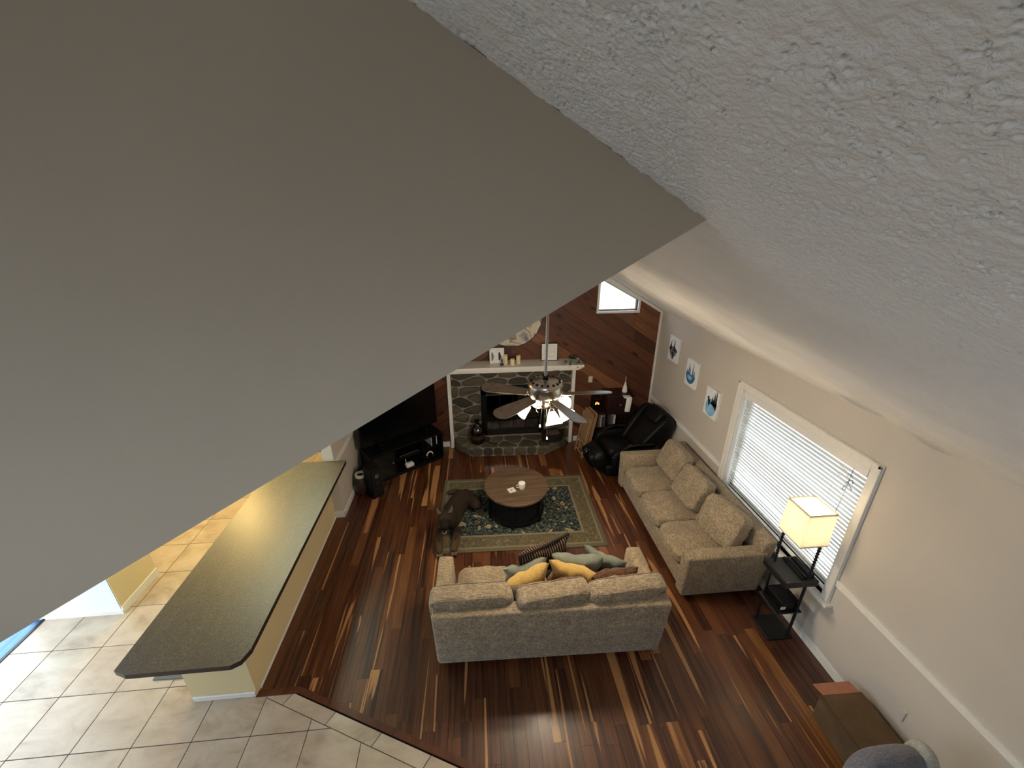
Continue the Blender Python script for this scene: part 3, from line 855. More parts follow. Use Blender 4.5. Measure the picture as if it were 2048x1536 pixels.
# the blind
bl = empty('venetian_blind', (XR+0.045, 3.37, 2.0))
tag(bl, 'white horizontal slat venetian blind filling the window', 'blind')
obj('headrail', box(NB(), -0.03, 0.025, -0.815, 0.815, -0.025, 0.018, 0.003, 1), BLIND, bl)
obj('valance', box(NB(), -0.044, -0.032, -0.82, 0.82, -0.062, 0.018, 0.003, 1), BLIND, bl)
sm = NB()
SW = 0.050; nseg = 4
vv = []
for i in range(nseg+1):
    t = -1+2*i/nseg
    for yy in (-0.815, 0.815): vv.append(sm.verts.new((t*SW/2, yy, 0.0035*(1-t*t))))
for i in range(nseg): sm.faces.new((vv[2*i], vv[2*i+1], vv[2*i+3], vv[2*i+2]))
bmesh.ops.solidify(sm, geom=sm.faces[:], thickness=0.0025)
slat = obj('slat', sm, BLIND, bl); TILT = R(60)
nsl = 30
for i in range(nsl):
    o = slat if i == 0 else slat.copy()
    if i: COL.objects.link(o)
    o.location = (0, 0, -0.075-i*0.0415); o.rotation_euler = (0, TILT+R(random.uniform(-1.5, 1.5)), 0)
obj('bottom_rail', box(NB(), -0.02, 0.02, -0.815, 0.815, -1.345, -1.325, 0.003, 1), BLIND, bl)
for yy in (-0.55, 0.0, 0.55): obj('ladder_cord', tube(NB(), [(-0.028, yy, -0.05), (-0.028, yy, -1.33)], 0.0012, 6), BLIND, bl)
obj('tilt_wand', tube(NB(), [(-0.045, -0.70, -0.05), (-0.047, -0.69, -0.45), (-0.046, -0.66, -0.85)], 0.004, 8), m_glass('clear_wand', (.75, .75, .73, 1), .15), bl)
pts = [(-0.05, -0.64+0.05*math.sin(t*1.9)+0.02*math.cos(5*t), -0.06-0.03*t) for t in [i*0.3 for i in range(22)]]
obj('pull_cord', tube(NB(), pts, 0.003, 6), BLIND, bl)
kp = [(-0.052+0.01*math.sin(3*t), -0.715+0.035*math.cos(2.2*t), -0.13-0.022*t+0.02*math.sin(4*t)) for t in [i*0.25 for i in range(26)]]
obj('pull_cord', tube(NB(), kp, 0.0045, 6), m_glass('clear_bead_cord', (.72, .72, .72, 1), .2), bl)

# ------------------------------------------------------------------ far trapezoid window
w2 = struct(empty('window_2', (2.41, YF, VZ0)), 'small trapezoid window under the roof slope', 'window')
def w2part(name, bm, mat):
    o = obj(name, bm, mat, w2); o.matrix_parent_inverse = Matrix.Translation((-2.41, -YF, -VZ0)); return o
outer = [(VX0-.035, VZ0-.035), (VX1+.035, VZ0-.035), (VX1+.035, VZR+.025), (VX0-.035, VZL+.045)]
inn = [(VX0, VZ0), (VX1, VZ0), (VX1, VZR), (VX0, VZL)]
for i in range(4):
    j = (i+1) % 4
    w2part('casing', prism(NB(), [outer[i], outer[j], inn[j], inn[i]], YF-0.034, YF-0.01, 'y'), TRIM)
for i in range(4):
    j = (i+1) % 4
    i2 = [(2.41+(p[0]-2.41)*0.93, 2.62+(p[1]-2.62)*0.88) for p in inn]
    w2part('sash', prism(NB(), [inn[i], inn[j], i2[j], i2[i]], YF+0.05, YF+0.08, 'y'), TRIM)
w2part('pane', prism(NB(), inn, YF+0.062, YF+0.066, 'y'), GLASS)

# ------------------------------------------------------------------ sliding door (daylight of the kitchen side)
dr = struct(empty('door_1', (XD-0.07, 1.9, 0)), 'white framed sliding glass patio door', 'door')
def dpart(name, bm, mat):
    o = obj(name, bm, mat, dr); o.matrix_parent_inverse = Matrix.Translation((-XD+0.07, -1.9, 0)); return o
b_ = NB(); box(b_, XD-.11, XD-.03, 0.5, 0.56, 0, 2.1); box(b_, XD-.13, XD-.09, 3.43, 3.465, 0, 2.1); box(b_, XD-.11, XD-.03, 0.5, 3.465, 2.04, 2.1); box(b_, XD-.11, XD-.03, 1.86, 1.94, 0, 2.1)
dpart('frame', b_, TRIM)
dpart('threshold', box(NB(), XD-.03, XD, 0.5, 3.465, -0.02, 0.008), BLACKMETAL)
for a, b in ((0.56, 1.86), (1.94, 3.43)): dpart('pane', box(NB(), XD-.074, XD-.068, a, b, 0.02, 2.04), GLASS)
lw4 = struct(empty('window_added_side', (XD-.07, -0.3, 3.75)), 'added unseen loft side window that lights the sloping ceiling', 'window')  # unseen window added to brighten the near ceiling
b_ = NB()
for a in (-1, -.02, .96): box(b_, -.03, .03, a, a+.04, -.75, .75)
box(b_, -.03, .03, -1, 1, -.75, -.70); box(b_, -.03, .03, -1, 1, .70, .75); obj('sash', b_, TRIM, lw4)
obj('pane', box(NB(), -.002, .002, -.96, .96, -.70, .70), GLASS, lw4)
# loft window added behind the viewpoint to light the loft wall
lw = struct(empty('window_added_back', (-0.6, YB-.07, 3.55)), 'added unseen loft window that lights the loft wall', 'window')
b_ = NB()
for a in ((-1, -.95, -.6, .6), (.95, 1, -.6, .6), (-.02, .02, -.6, .6)): box(b_, a[0], a[1], -.03, .03, a[2], a[3])
box(b_, -1, 1, -.03, .03, -.6, -.55); box(b_, -1, 1, -.03, .03, .55, .6); obj('sash', b_, TRIM, lw)
obj('pane', box(NB(), -.95, .95, -.002, .002, -.55, .55), GLASS, lw)

# ------------------------------------------------------------------ breakfast bar
BZ = 0.94
bar = empty('breakfast_bar', (-2.325, 3.65, 0))
tag(bar, 'cream painted breakfast bar base standing between kitchen tiles and wood floor', 'bar')
def bpart(name, bm, mat):
    o = obj(name, bm, mat, bar); o.matrix_parent_inverse = Matrix.Translation((2.325, -3.65, 0)); return o
bpart('body', prism(NB(), [(-2.05, 2.49), (-2.05, 4.815), (-2.62, 4.815), (-2.62, 2.53), (-2.59, 2.49)], 0, BZ-0.045), YELLOW)
bpart('baseboard', box(NB(), -2.58, -2.055, 2.474, 2.49, 0, 0.055, 0.004, 1), TRIM)
bpart('shoe_moulding', box(NB(), -2.05, -2.036, 2.535, 4.80, 0, 0.03, 0.005, 1), TRIM)
ct = empty('bar_countertop', (-2.2, 3.4, BZ-0.045))
tag(ct, 'long brown mottled countertop with clipped corners on the breakfast bar', 'countertop')
cpoly = [(-1.765, 2.235), (-1.765, 4.80), (-2.67, 4.80), (-2.67, 2.155), (-2.575, 2.118), (-1.86, 2.118), (-1.80, 2.15)]
bm = prism(NB(), [(x+2.2, y-3.4) for x, y in cpoly], 0.043, 0.046); obj('top_surface', bm, COUNTER, ct)
bm = prism(NB(), [(x*1.0+2.2, y-3.4) for x, y in cpoly], 0.0, 0.0435); obj('edge', bm, COUNTEREDGE, ct)
km = obj('kitchen_mat', prism(NB(), [(-3.07, 2.70), (-2.68, 2.69), (-2.68, 3.6), (-3.06, 3.62)], 0, 0.012), GREYMAT)
tag(km, 'dark grey floor mat on the tiles behind the breakfast bar', 'mat')
# kitchen ceiling lamp (its light reaches the tiles and the counter)
kl = empty('kitchen_lamp', (-3.65, 5.45, ZE)); tag(kl, 'warm round ceiling lamp over the kitchen tiles', 'lamp')
obj('canopy', lathe(NB(), [(0, 0), (0.09, 0), (0.09, -0.03), (0, -0.03)], 24), NICKEL, kl)
obj('glass_bowl', lathe(NB(), [(0.17, -0.03), (0.16, -0.08), (0.10, -0.12), (0, -0.13)], 24, closed=True), m_translucent('kitchen_bowl_glass', (.9, .8, .6, 1), 9.0, (1, .68, .27, 1)), kl)
def bulb_light(name, loc, power, col, rad=0.03, parent=None):
    d = bpy.data.lights.new(name, 'POINT'); d.energy = power; d.color = col; d.shadow_soft_size = rad
    o = bpy.data.objects.new(name, d); COL.objects.link(o); o.location = loc
    if parent: o.parent = parent
    return o
bulb_light('kitchen_lamp_light', (0, 0, -0.16), 85, (1, 0.68, 0.22), 0.10, kl)

tl_ = empty('panel_light', (-2.52, 4.6, ZE)); tag(tl_, 'long fluorescent panel light on the kitchen ceiling above the bar', 'lamp')
obj('housing', box(NB(), -.19, .19, -1.15, 1.15, -.05, 0, .004, 1), WHITE, tl_)
obj('diffuser', box(NB(), -.17, .17, -1.12, 1.12, -.056, -.05), m_emit('panel_glow', (.84, 1.0, .76, 1), 8.0), tl_)
# small wall fittings
sw = obj('wall_switch', box(NB(), XL, XL+0.008, 4.90, 4.975, 0.39, 0.50, 0.003, 1), PLATE); tag(sw, 'pale wall outlet plate low on the short left wall', 'outlet')
sw2 = obj('wall_switch', box(NB(), 1.99, 2.065, YF-0.03, YF-0.018, 1.18, 1.295, 0.003, 1), PLATE); tag(sw2, 'ivory switch plate on the cedar wall beside the mantel', 'switch')
ou = obj('wall_outlet', box(NB(), XR-0.008, XR, 1.635, 1.71, 0.33, 0.44, 0.003, 1), PAINT); tag(ou, 'painted over outlet plate on the wall above the cardboard box', 'outlet')

# ------------------------------------------------------------------ fireplace
fp = empty('fireplace', (0.62, YF-0.02, 0)); tag(fp, 'stone fireplace with raised fieldstone hearth and glass doors', 'fireplace')
FPM = Matrix.Translation((-0.62, -YF+0.02, 0))
def fpart(name, bm, mat, par=None):
    o = obj(name, bm, mat, par or fp)
    if par is None: o.matrix_parent_inverse = FPM
    return o
FX0, FX1, FZ1 = -0.44, 1.68, 1.53
IX0, IX1, IZ0, IZ1 = 0.07, 1.20, 0.24, 1.20
bm = NB()
box(bm, FX0, FX1, YF-0.055, YF-0.02, IZ1, FZ1); box(bm, FX0, IX0, YF-0.055, YF-0.02, 0, IZ1); box(bm, IX1, FX1, YF-0.055, YF-0.02, 0, IZ1); box(bm, IX0, IX1, YF-0.055, YF-0.02, 0, IZ0)
surround = fpart('surround', bm, MORTAR)
def voronoi_cells(seeds, rect):
    out = []
    for i, s in enumerate(seeds):
        p = rect
        for j, t in enumerate(seeds):
            if i == j: continue
            mx_, my_ = (s[0]+t[0])/2, (s[1]+t[1])/2
            a, b = s[0]-t[0], s[1]-t[1]
            p = clip(p, a, b, -(a*mx_+b*my_))
            if len(p) < 3: break
        out.append(p)
    return out
def jitter_grid(x0, x1, y0, y1, nx, ny, rs, j=0.33):
    return [(x0+(x1-x0)*(i+.5+rs.uniform(-j, j)+(0.5 if k % 2 else 0)*0.8-.2)/nx, y0+(y1-y0)*(k+.5+rs.uniform(-j, j))/ny) for i in range(nx) for k in range(ny)]
def roundpoly(p, k=0.22):
    q = []
    n = len(p)
    for i in range(n):
        a, b, c = p[i-1], p[i], p[(i+1) % n]
        q.append((b[0]+(a[0]-b[0])*k, b[1]+(a[1]-b[1])*k)); q.append((b[0]+(c[0]-b[0])*k, b[1]+(c[1]-b[1])*k))
    return q
def stone_mesh(p, base, top, axis, sgn=1):
    """stone with a sunk rim and a proud, uneven face"""
    p = clean(roundpoly(p), 0.006)
    cx_ = sum(a[0] for a in p)/len(p); cy_ = sum(a[1] for a in p)/len(p)
    bm = NB()
    def P(a, t): return (a[0], a[1], t) if axis == 'z' else ((a[0], t, a[1]) if axis == 'y' else (t, a[0], a[1]))
    rings = []
    for k, t in ((1.0, base), (1.0, base+(top-base)*0.55), (0.88, top)):
        rings.append([bm.verts.new(P((cx_+(a[0]-cx_)*k, cy_+(a[1]-cy_)*k), t+(random.uniform(-.004, .004) if k < 1 else 0))) for a in p])
    n = len(p)
    for r1, r2_ in zip(rings, rings[1:]):
        for i in range(n): bm.faces.new((r1[i], r1[(i+1) % n], r2_[(i+1) % n], r2_[i]))
    c = bm.verts.new(P((cx_, cy_), top+(top-base)*random.uniform(-.1, .25)))
    for i in range(n): bm.faces.new((rings[2][i], rings[2][(i+1) % n], c))
    bmesh.ops.recalc_face_normals(bm, faces=bm.faces[:])
    return bm
rs = random.Random(4)
for rect, nx, ny in (((FX0, FX1, IZ1, FZ1), 6, 2), ((FX0, IX0, 0.0, IZ1), 2, 7), ((IX1, FX1, 0.0, IZ1), 2, 7)):
    x0, x1, y0, y1 = rect
    rp_ = [(x0, y0), (x1, y0), (x1, y1), (x0, y1)]
    for p in voronoi_cells([(a_, b_*1.6) for a_, b_ in jitter_grid(x0, x1, y0, y1, nx, ny, rs, 0.42)], [(a_, b_*1.6) for a_, b_ in rp_]):
        p = [(a_, b_/1.6) for a_, b_ in p]
        p = shrink(p, 0.013) if len(p) >= 3 else p
        if len(p) < 3 or area(p) < 0.006: continue
        o = obj('stone', stone_mesh(p, YF-0.055, YF-0.055-rs.uniform(.018, .04), 'y'), STONE, surround)
        smooth(o, 50)
# raised hearth
HZ = 0.185
hp = [(-0.42, YF-0.02), (-0.42, 6.47), (-0.14, 6.20), (1.19, 6.15), (1.62, 6.42), (1.62, YF-0.02)]
hearth = fpart('hearth', prism(NB(), [(x+(0.02 if x < .6 else -.02), y+.015) for x, y in hp], 0, HZ-0.012), MORTAR)
for p in voronoi_cells(jitter_grid(-0.42, 1.62, 6.15, 6.6, 7, 2, rs, 0.3), hp):
    p = shrink(p, 0.013) if len(p) >= 3 else p
    if len(p) < 3 or area(p) < 0.004: continue
    obj('stone', stone_mesh(p, HZ-0.014, HZ+0.002, 'z'), STONE, hearth)
# front faces of the hearth: three vertical faces, stones stand proud
for (ax, ay), (bx_, by_), nn in (((-0.42, 6.47), (-0.14, 6.20), 2), ((-0.14, 6.20), (1.19, 6.15), 7), ((1.19, 6.15), (1.62, 6.42), 2)):
    L = math.hypot(bx_-ax, by_-ay); ang = math.atan2(by_-ay, bx_-ax)
    rect = [(0, 0.004), (L, 0.004), (L, HZ-0.008), (0, HZ-0.008)]
    for p in voronoi_cells([(L*(i+.5+rs.uniform(-.2, .2))/nn, HZ/2+rs.uniform(-.02, .02)) for i in range(nn)], rect):
        p = shrink(p, 0.011) if len(p) >= 3 else p
        if len(p) < 3 or area(p) < 0.003: continue
        o = obj('stone', stone_mesh(p, 0.014, -0.012, 'y'), STONE, hearth, (ax, ay, 0), (0, 0, ang))
# firebox, doors
box_ = NB(); box(box_, IX0+.03, IX1-.03, YF-0.022, YF-0.020, IZ0, IZ1); fpart('firebox_back', box_, SOOT)
ins = fpart('door_frame', box(NB(), IX0, IX0+0.09, YF-0.10, YF-0.03, IZ0, IZ1, 0.004, 1), BLACK)
fr = NB(); box(fr, IX1-0.09, IX1, YF-0.10, YF-0.03, IZ0, IZ1, .004, 1); box(fr, IX0, IX1, YF-0.10, YF-0.03, IZ1-0.16, IZ1, .004, 1); box(fr, IX0, IX1, YF-0.10, YF-0.03, IZ0, IZ0+0.10, .004, 1)
fpart('insert_frame', fr, BLACK)
fpart('frame_strip', box(NB(), IX0+.09, IX1-.09, YF-0.106, YF-0.098, IZ1-0.165, IZ1-0.155), STEELTRIM)
fpart('grille', box(NB(), IX0+.10, IX1-.10, YF-0.106, YF-0.098, IZ0+0.015, IZ0+0.085), WICKER)
for k in range(4):
    a = IX0+.09+k*(IX1-IX0-.18)/4
    d_ = fpart('glass_door', box(NB(), a+.004, a+(IX1-IX0-.18)/4-.004, YF-0.085, YF-0.078, IZ0+.10, IZ1-.16), SMOKED)
    obj('door_rail', box(NB(), a, a+.012, YF-0.09, YF-0.074, IZ0+.10, IZ1-.16), BLACK, d_)
# white side posts and mantel
for a in (-0.50, 1.68): fpart('side_post', box(NB(), a, a+0.06, YF-0.085, YF-0.018, 0, FZ1, .003, 1), TRIM)
man = obj('mantel_shelf', NB(), TRIM); bm = NB()
box(bm, -0.54, 1.80, 6.245, YF-0.018, 1.60, 1.645, 0.004, 1); box(bm, -0.51, 1.77, 6.275, YF-0.018, 1.565, 1.60, 0.004, 1); box(bm, -0.48, 1.74, 6.31, YF-0.018, 1.53, 1.565, 0.004, 1)
bm.to_mesh(man.data); bm.free(); tag(man, 'long white mantel shelf above the stone fireplace', 'mantel')
MZ = 1.645

# things on the mantel
pf = empty('photo_frame', (0.36, 6.47, MZ), R(4)); tag(pf, 'white double photo frame standing on the mantel beside the candles', 'photo frame')
for sx, az in ((-1, R(9)), (1, R(-14))):
    mx = Matrix.Rotation(R(-7), 4, 'X') @ Matrix.Rotation(az, 4, 'Z')
    x0, x1 = (-0.125, 0.0) if sx < 0 else (0.0, 0.125)
    obj('frame', box(NB(), x0, x1, -0.008, 0.008, 0.002, 0.26, .002, 1, mx=mx), WHITE, pf)
    obj('picture', box(NB(), x0+.025, x1-.02, -0.0095, -0.0085, 0.045, 0.235, mx=mx), PAPER, pf)
    obj('photo_figure', prism(NB(), [(x0+.03, .05), (x0+.055, .05), (x0+.075, .12), (x0+.05, .20), (x0+.03, .17)], -0.0105, -0.0097, 'y'), INKG if sx < 0 else INKD, pf).matrix_local = mx
fg = empty('figurine', (0.435, 6.36, MZ)); tag(fg, 'tiny dark figurine with a white front on the mantel', 'figurine')
obj('base', lathe(NB(), [(0, 0), (0.032, 0), (0.032, 0.012), (0, 0.012)], 18), FRAMEBLK, fg)
smooth(obj('body', lathe(NB(), [(0, .01), (0.024, .012), (0.02, .05), (0.012, .075), (0.016, .09), (0.008, .11), (0.004, .15), (0, .155)], 18), FRAMEBLK, fg))
obj('bib', lathe(NB(), [(0, -.012), (0.010, -.008), (0.012, 0), (0, .012)], 12, mx=Matrix.Translation((0, -0.016, .055))), WHITE, fg)
for (x, y, r_, h, lab) in ((0.50, 6.42, 0.036, 0.155, 'tallest ivory pillar candle on the mantel'), (0.61, 6.36, 0.036, 0.10, 'shortest ivory pillar candle on the mantel'), (0.715, 6.42, 0.036, 0.135, 'middle height ivory pillar candle on the mantel')):
    c = empty('candle', (x, y, MZ)); tag(c, lab, 'candle', 'pillar candles on the mantel')
    smooth(obj('wax', lathe(NB(), [(0, 0), (r_, 0), (r_, h), (r_*.86, h+.004), (r_*.7, h-.012), (0, h-.014)], 24), IVORY, c))
    obj('wick', tube(NB(), [(0, 0, h-.014), (0.002, 0, h+.006)], 0.0015, 6), FRAMEBLK, c)
sg = empty('framed_sign', (1.255, 6.50, MZ), rot=(R(-6), 0, R(-2))); tag(sg, 'white square sign in a thin black frame on the mantel', 'sign')
obj('backing', box(NB(), -0.14, 0.14, 0.0, 0.012, 0.0, 0.30), FRAMEBLK, sg)
for b in ((-.145, -.13, 0, .305), (.13, .145, 0, .305), (-.145, .145, 0, .012), (-.145, .145, .293, .305)): obj('frame_bar', box(NB(), b[0], b[1], -.008, .012, b[2], b[3], .002, 1), FRAMEBLK, sg)
obj('paper', box(NB(), -0.132, 0.132, -0.003, -0.001, 0.01, 0.295), PAPER, sg)
for zz, x0, x1 in ((0.255, -.07, .10), (0.205, -.095, .105), (0.155, -.09, .10), (0.075, -.03, .09)):
    pts = [(x0+(x1-x0)*i/46, -0.0045, zz+0.008*math.sin(i*1.25)*math.sin(i*.37+zz*40)) for i in range(47)]
    obj('script_line', tube(NB(), pts, 0.0014, 5), INKLINE, sg)
def leaf_mesh(L, W):
    bm = NB(); a = [bm.verts.new(p) for p in ((0, 0, 0), (W, L*.4, .006), (0, L, -.01), (-W, L*.4, .006), (0, L*.45, -.004))]
    for q in ((0, 1, 4), (1, 2, 4), (2, 3, 4), (3, 0, 4)): bm.faces.new([a[i] for i in q])
    bmesh.ops.solidify(bm, geom=bm.faces[:], thickness=0.001); return bm
pp = empty('potted_plant', (1.62, 6.40, MZ)); tag(pp, 'small trailing green plant in a pale pot on the mantel end', 'plant')
smooth(obj('pot', lathe(NB(), [(0, 0), (0.035, 0), (0.05, .07), (0.046, .072), (0.03, .055), (0, .055)], 20), PALELEAF, pp))
lm = leaf_mesh(0.055, 0.016); lme = None; rl = random.Random(9)
for k in range(34):
    a = rl.uniform(0, 2*PI); el = rl.uniform(-.5, 1.3)
    m_ = LEAF if k % 3 else PALELEAF
    o = obj('leaf', leaf_mesh(rl.uniform(.04, .08), rl.uniform(.010, .018)), m_, pp)
    rr = rl.uniform(.0, .045)
    o.location = (rr*math.cos(a), rr*math.sin(a), .065+rl.uniform(0, .03)); o.rotation_euler = (el, rl.uniform(-.5, .5), a-PI/2)
for k in range(6):
    a = rl.uniform(-2.6, -0.4); pts = [(0.045*math.cos(a), 0.045*math.sin(a), .07), (0.10*math.cos(a), 0.10*math.sin(a), .06), (0.17*math.cos(a), min(-.1, .19*math.sin(a)), rl.uniform(-.08, .03))]
    if pts[2][1] > -.16: pts[2] = (pts[2][0], pts[2][1], .02)
    obj('trailing_stem', tube(NB(), pts, 0.0025, 6), LEAF, pp)
    for j in range(4):
        t = .3+.22*j; p = Vector(pts[1]).lerp(Vector(pts[2]), t)
        o = obj('leaf', leaf_mesh(.045, .012), LEAF, pp); o.location = p; o.rotation_euler = (rl.uniform(-.6, .6), rl.uniform(-.6, .6), rl.uniform(0, 6))
# round picture above the mantel
ra = empty('round_painting', (0.62, YF-0.045, 2.40)); tag(ra, 'large round abstract painting hung on the cedar above the mantel', 'painting')
rotx = Matrix.Rotation(R(90), 4, 'X')
obj('canvas', lathe(NB(), [(0, -.008), (0.50, -.008), (0.50, .012), (0, .012)], 72, mx=rotx), ART, ra)
obj('rim', lathe(NB(), [(0.498, -.010), (0.512, -.010), (0.512, .018), (0.498, .018)], 72, mx=rotx, closed=True), FRAMEBLK, ra)
# jug and basket on the hearth
jg = empty('glass_jug', (-0.01, 6.40, HZ)); tag(jg, 'dark brown glass jug standing on the stone hearth', 'jug')
smooth(obj('body', lathe(NB(), [(0, 0), (.115, 0), (.13, .02), (.13, .22), (.11, .29), (.05, .345), (.035, .37), (.035, .41), (.042, .415), (.042, .43), (.03, .43), (.03, .40), (0, .39)], 32), BROWNGLASS, jg))
obj('handle', tube(NB(), [(0.035, 0, .40), (.085, 0, .40), (.10, 0, .36), (.085, 0, .31)], 0.011, 8), BROWNGLASS, jg)
obj('label_band', lathe(NB(), [(0.1305, .10), (0.1315, .10), (0.1315, .17), (.1305, .17)], 32, closed=True), CERAMIC, jg)
tl = empty('fire_tool', (0.19, 6.33, HZ)); tag(tl, 'black iron fire tool lying beside the brown jug', 'fire tool')
obj('shaft', tube(NB(), [(-0.05, .08, .012), (.02, 0, .015), (.10, -.05, .010)], 0.009, 8), BLACKMETAL, tl)
obj('head', box(NB(), .08, .15, -.08, -.03, .0, .016, .004, 1), BLACKMETAL, tl)
bk = empty('log_basket', (1.33, 6.36, HZ)); tag(bk, 'dark woven log basket on the right of the hearth', 'basket')
bm = NB()
for k in range(5): tube(bm, [((.17+.006*k)*math.cos(t)*1.0, (.11+.004*k)*math.sin(t), .018+.032*k) for t in [i*2*PI/28 for i in range(29)]], 0.017, 6)
obj('weave', bm, WICKER, bk)
obj('base', lathe(NB(), [(0, 0), (.15, 0), (.15, .02), (0, .02)], 24, mx=Matrix.Diagonal((1.1, .72, 1, 1))), WICKER, bk)
for s_ in (-1, 1): obj('handle', tube(NB(), [(s_*.195, -.05, .15), (s_*.20, -.03, .20), (s_*.20, .03, .20), (s_*.195, .05, .15)], 0.01, 8), WICKER, bk)
for k in range(3): obj('log', tube(NB(), [(-.12+.02*k, -.05+.05*k, .12), (.12, -.04+.05*k, .13)], 0.035, 10), m_wood('log_bark_%d' % k, (.02, .013, .008), (.06, .04, .025)), bk)

# ------------------------------------------------------------------ television corner
TA = R(34.5)
def TV(x, y, z):       # from the stand's own frame (origin: front centre on the floor) to the room
    c, s_ = math.cos(TA), math.sin(TA)
    return (-1.135+x*c-y*s_, 5.835+x*s_+y*c, z)
ts = empty('television_stand', TV(0, 0, 0), TA); tag(ts, 'black media stand with open shelves set across the corner', 'tv stand')
for n_, b in (('top', (-.64, .64, 0, .40, .50, .53)), ('bottom', (-.64, .64, 0.01, .40, .04, .07)), ('plinth', (-.62, .62, .03, .38, 0, .04)), ('shelf', (-.22, .60, .03, .39, .28, .30)),
              ('side_panel', (-.64, -.61, 0, .40, .07, .50)), ('side_panel', (.61, .64, 0, .40, .07, .50)), ('divider', (-.24, -.22, .01, .40, .07, .50)), ('divider', (.26, .28, .01, .40, .07, .50)), ('back_panel', (-.62, .62, .385, .40, .07, .50))):
    obj(n_, box(NB(), *b, .002, 1), BLACK, ts)
dd = obj('glass_door', box(NB(), -.60, -.25, 0.004, 0.012, .08, .49), BLACKGLOSS, ts); obj('door_knob', lathe(NB(), [(0, 0), (.01, 0), (.012, .015), (0, .02)], 12, mx=Matrix.Translation((-.28, 0.004, .30)) @ Matrix.Rotation(R(90), 4, 'X')), STEELTRIM, dd)
tv = empty('television', TV(0, .22, .53), TA+R(2)); tag(tv, 'large black flat television on the corner media stand', 'television')
obj('bezel', box(NB(), -.68, .68, -.02, .03, .09, .88, .008, 2), BLACK, tv)
obj('screen', box(NB(), -.665, .665, -.0225, -.019, .11, .865), BLACKGLOSS, tv)
for s_ in (-1, 1): obj('foot', box(NB(), s_*.40-.02, s_*.40+.02, -.13, .13, 0, .10, .004, 1), BLACK, tv)
def on_stand(name, label, cat, x, y, z, rz=0):
    e = empty(name, TV(x, y, z), TA+rz); tag(e, label, cat); return e
gc = on_stand('game_console', 'white upright game console at the end of the media stand', 'console', .50, .20, .30)
obj('side_plate', box(NB(), -.055, -.045, -.15, .13, 0.0, .19, .006, 2), WHITE, gc); obj('side_plate', box(NB(), .045, .055, -.15, .13, 0.0, .19, .006, 2), WHITE, gc); obj('core', box(NB(), -.045, .045, -.14, .12, 0, .18, .004, 1), BLACKGLOSS, gc)
hs = on_stand('headset', 'white and black headset on the media stand shelf', 'headset', .40, .06, .07)
obj('band', tube(NB(), [(.06*math.cos(t), .0, .05+.085*math.sin(t)) for t in [i*PI/16 for i in range(17)]], 0.012, 8), WHITE, hs)
for s_ in (-1, 1): obj('ear_cup', lathe(NB(), [(0, -.02), (.035, -.02), (.04, 0), (.035, .02), (0, .02)], 16, mx=Matrix.Translation((s_*.055, 0, .042)) @ Matrix.Rotation(R(90), 4, 'Y')), BLACK, hs)
rt_ = on_stand('router', 'small rounded white box on the bottom media shelf', 'router', .02, .07, .07)
smooth(obj('case', box(NB(), -.07, .07, -.045, .045, 0, .07, .02, 4), WHITE, rt_)); obj('aerial', tube(NB(), [(-.045, .02, .065), (-.05, .025, .15)], .006, 8), WHITE, rt_)
bx2 = on_stand('media_box', 'flat dark media player on the middle shelf', 'media player', .02, .15, .30)
obj('case', box(NB(), -.17, .17, -.12, .12, 0.004, .05, .004, 1), BLACK, bx2); obj('front_strip', box(NB(), -.17, .17, -.1225, -.12, .04, .048), STEELTRIM, bx2)
for sx_ in (-.13, .13): obj('foot', lathe(NB(), [(0, 0), (.012, 0), (.012, .006), (0, .006)], 10, mx=Matrix.Translation((sx_, 0, 0))), BLACK, bx2)
sp = empty('floor_speaker', (-1.60, 5.30, 0), R(42)); tag(sp, 'slim black floor speaker between clay pot and media stand', 'speaker')
obj('cabinet', box(NB(), -.09, .09, -.11, .11, 0, .50, .006, 1), BLACK, sp); obj('grille', box(NB(), -.08, .08, -.118, -.11, .03, .47, .004, 1), WICKER, sp)
for k in range(3): obj('driver', lathe(NB(), [(0, 0), (.03, 0), (.034, .006), (0, .012)], 16, mx=Matrix.Translation((0, -.118, .16+.11*k)) @ Matrix.Rotation(R(90), 4, 'X')), STEELTRIM if k == 2 else BLACKMETAL, sp)
pt = empty('clay_pot', (-1.80, 5.36, 0)); tag(pt, 'round brown pot with a thick cream rim on the floor', 'pot')
smooth(obj('body', lathe(NB(), [(0, 0), (.07, 0), (.10, .06), (.112, .16), (.10, .25), (.075, .30), (.06, .30), (.085, .2), (0, .05)], 28), CERAMIC, pt))
smooth(obj('rim', lathe(NB(), [(.055, .295), (.078, .298), (.082, .32), (.076, .345), (.060, .345), (.052, .32)], 28, closed=True), CREAMC, pt))
tube_m = NB(); 
hv = empty('hanging_vine', (-0.56, YF-0.03, 1.36)); tag(hv, 'small green sprig hanging on the cedar beside the fireplace post', 'plant')
obj('stem', tube(NB(), [(0, 0, .12), (.01, -.02, .05), (-.01, -.03, -.04)], .003, 6), LEAF, hv)
for k in range(9):
    o = obj('leaf', leaf_mesh(.06, .014), LEAF, hv); o.location = (0, -.02, .10-.016*k); o.rotation_euler = (rl.uniform(-2.4, -.6), rl.uniform(-1, 1), rl.uniform(-1.2, 1.2))

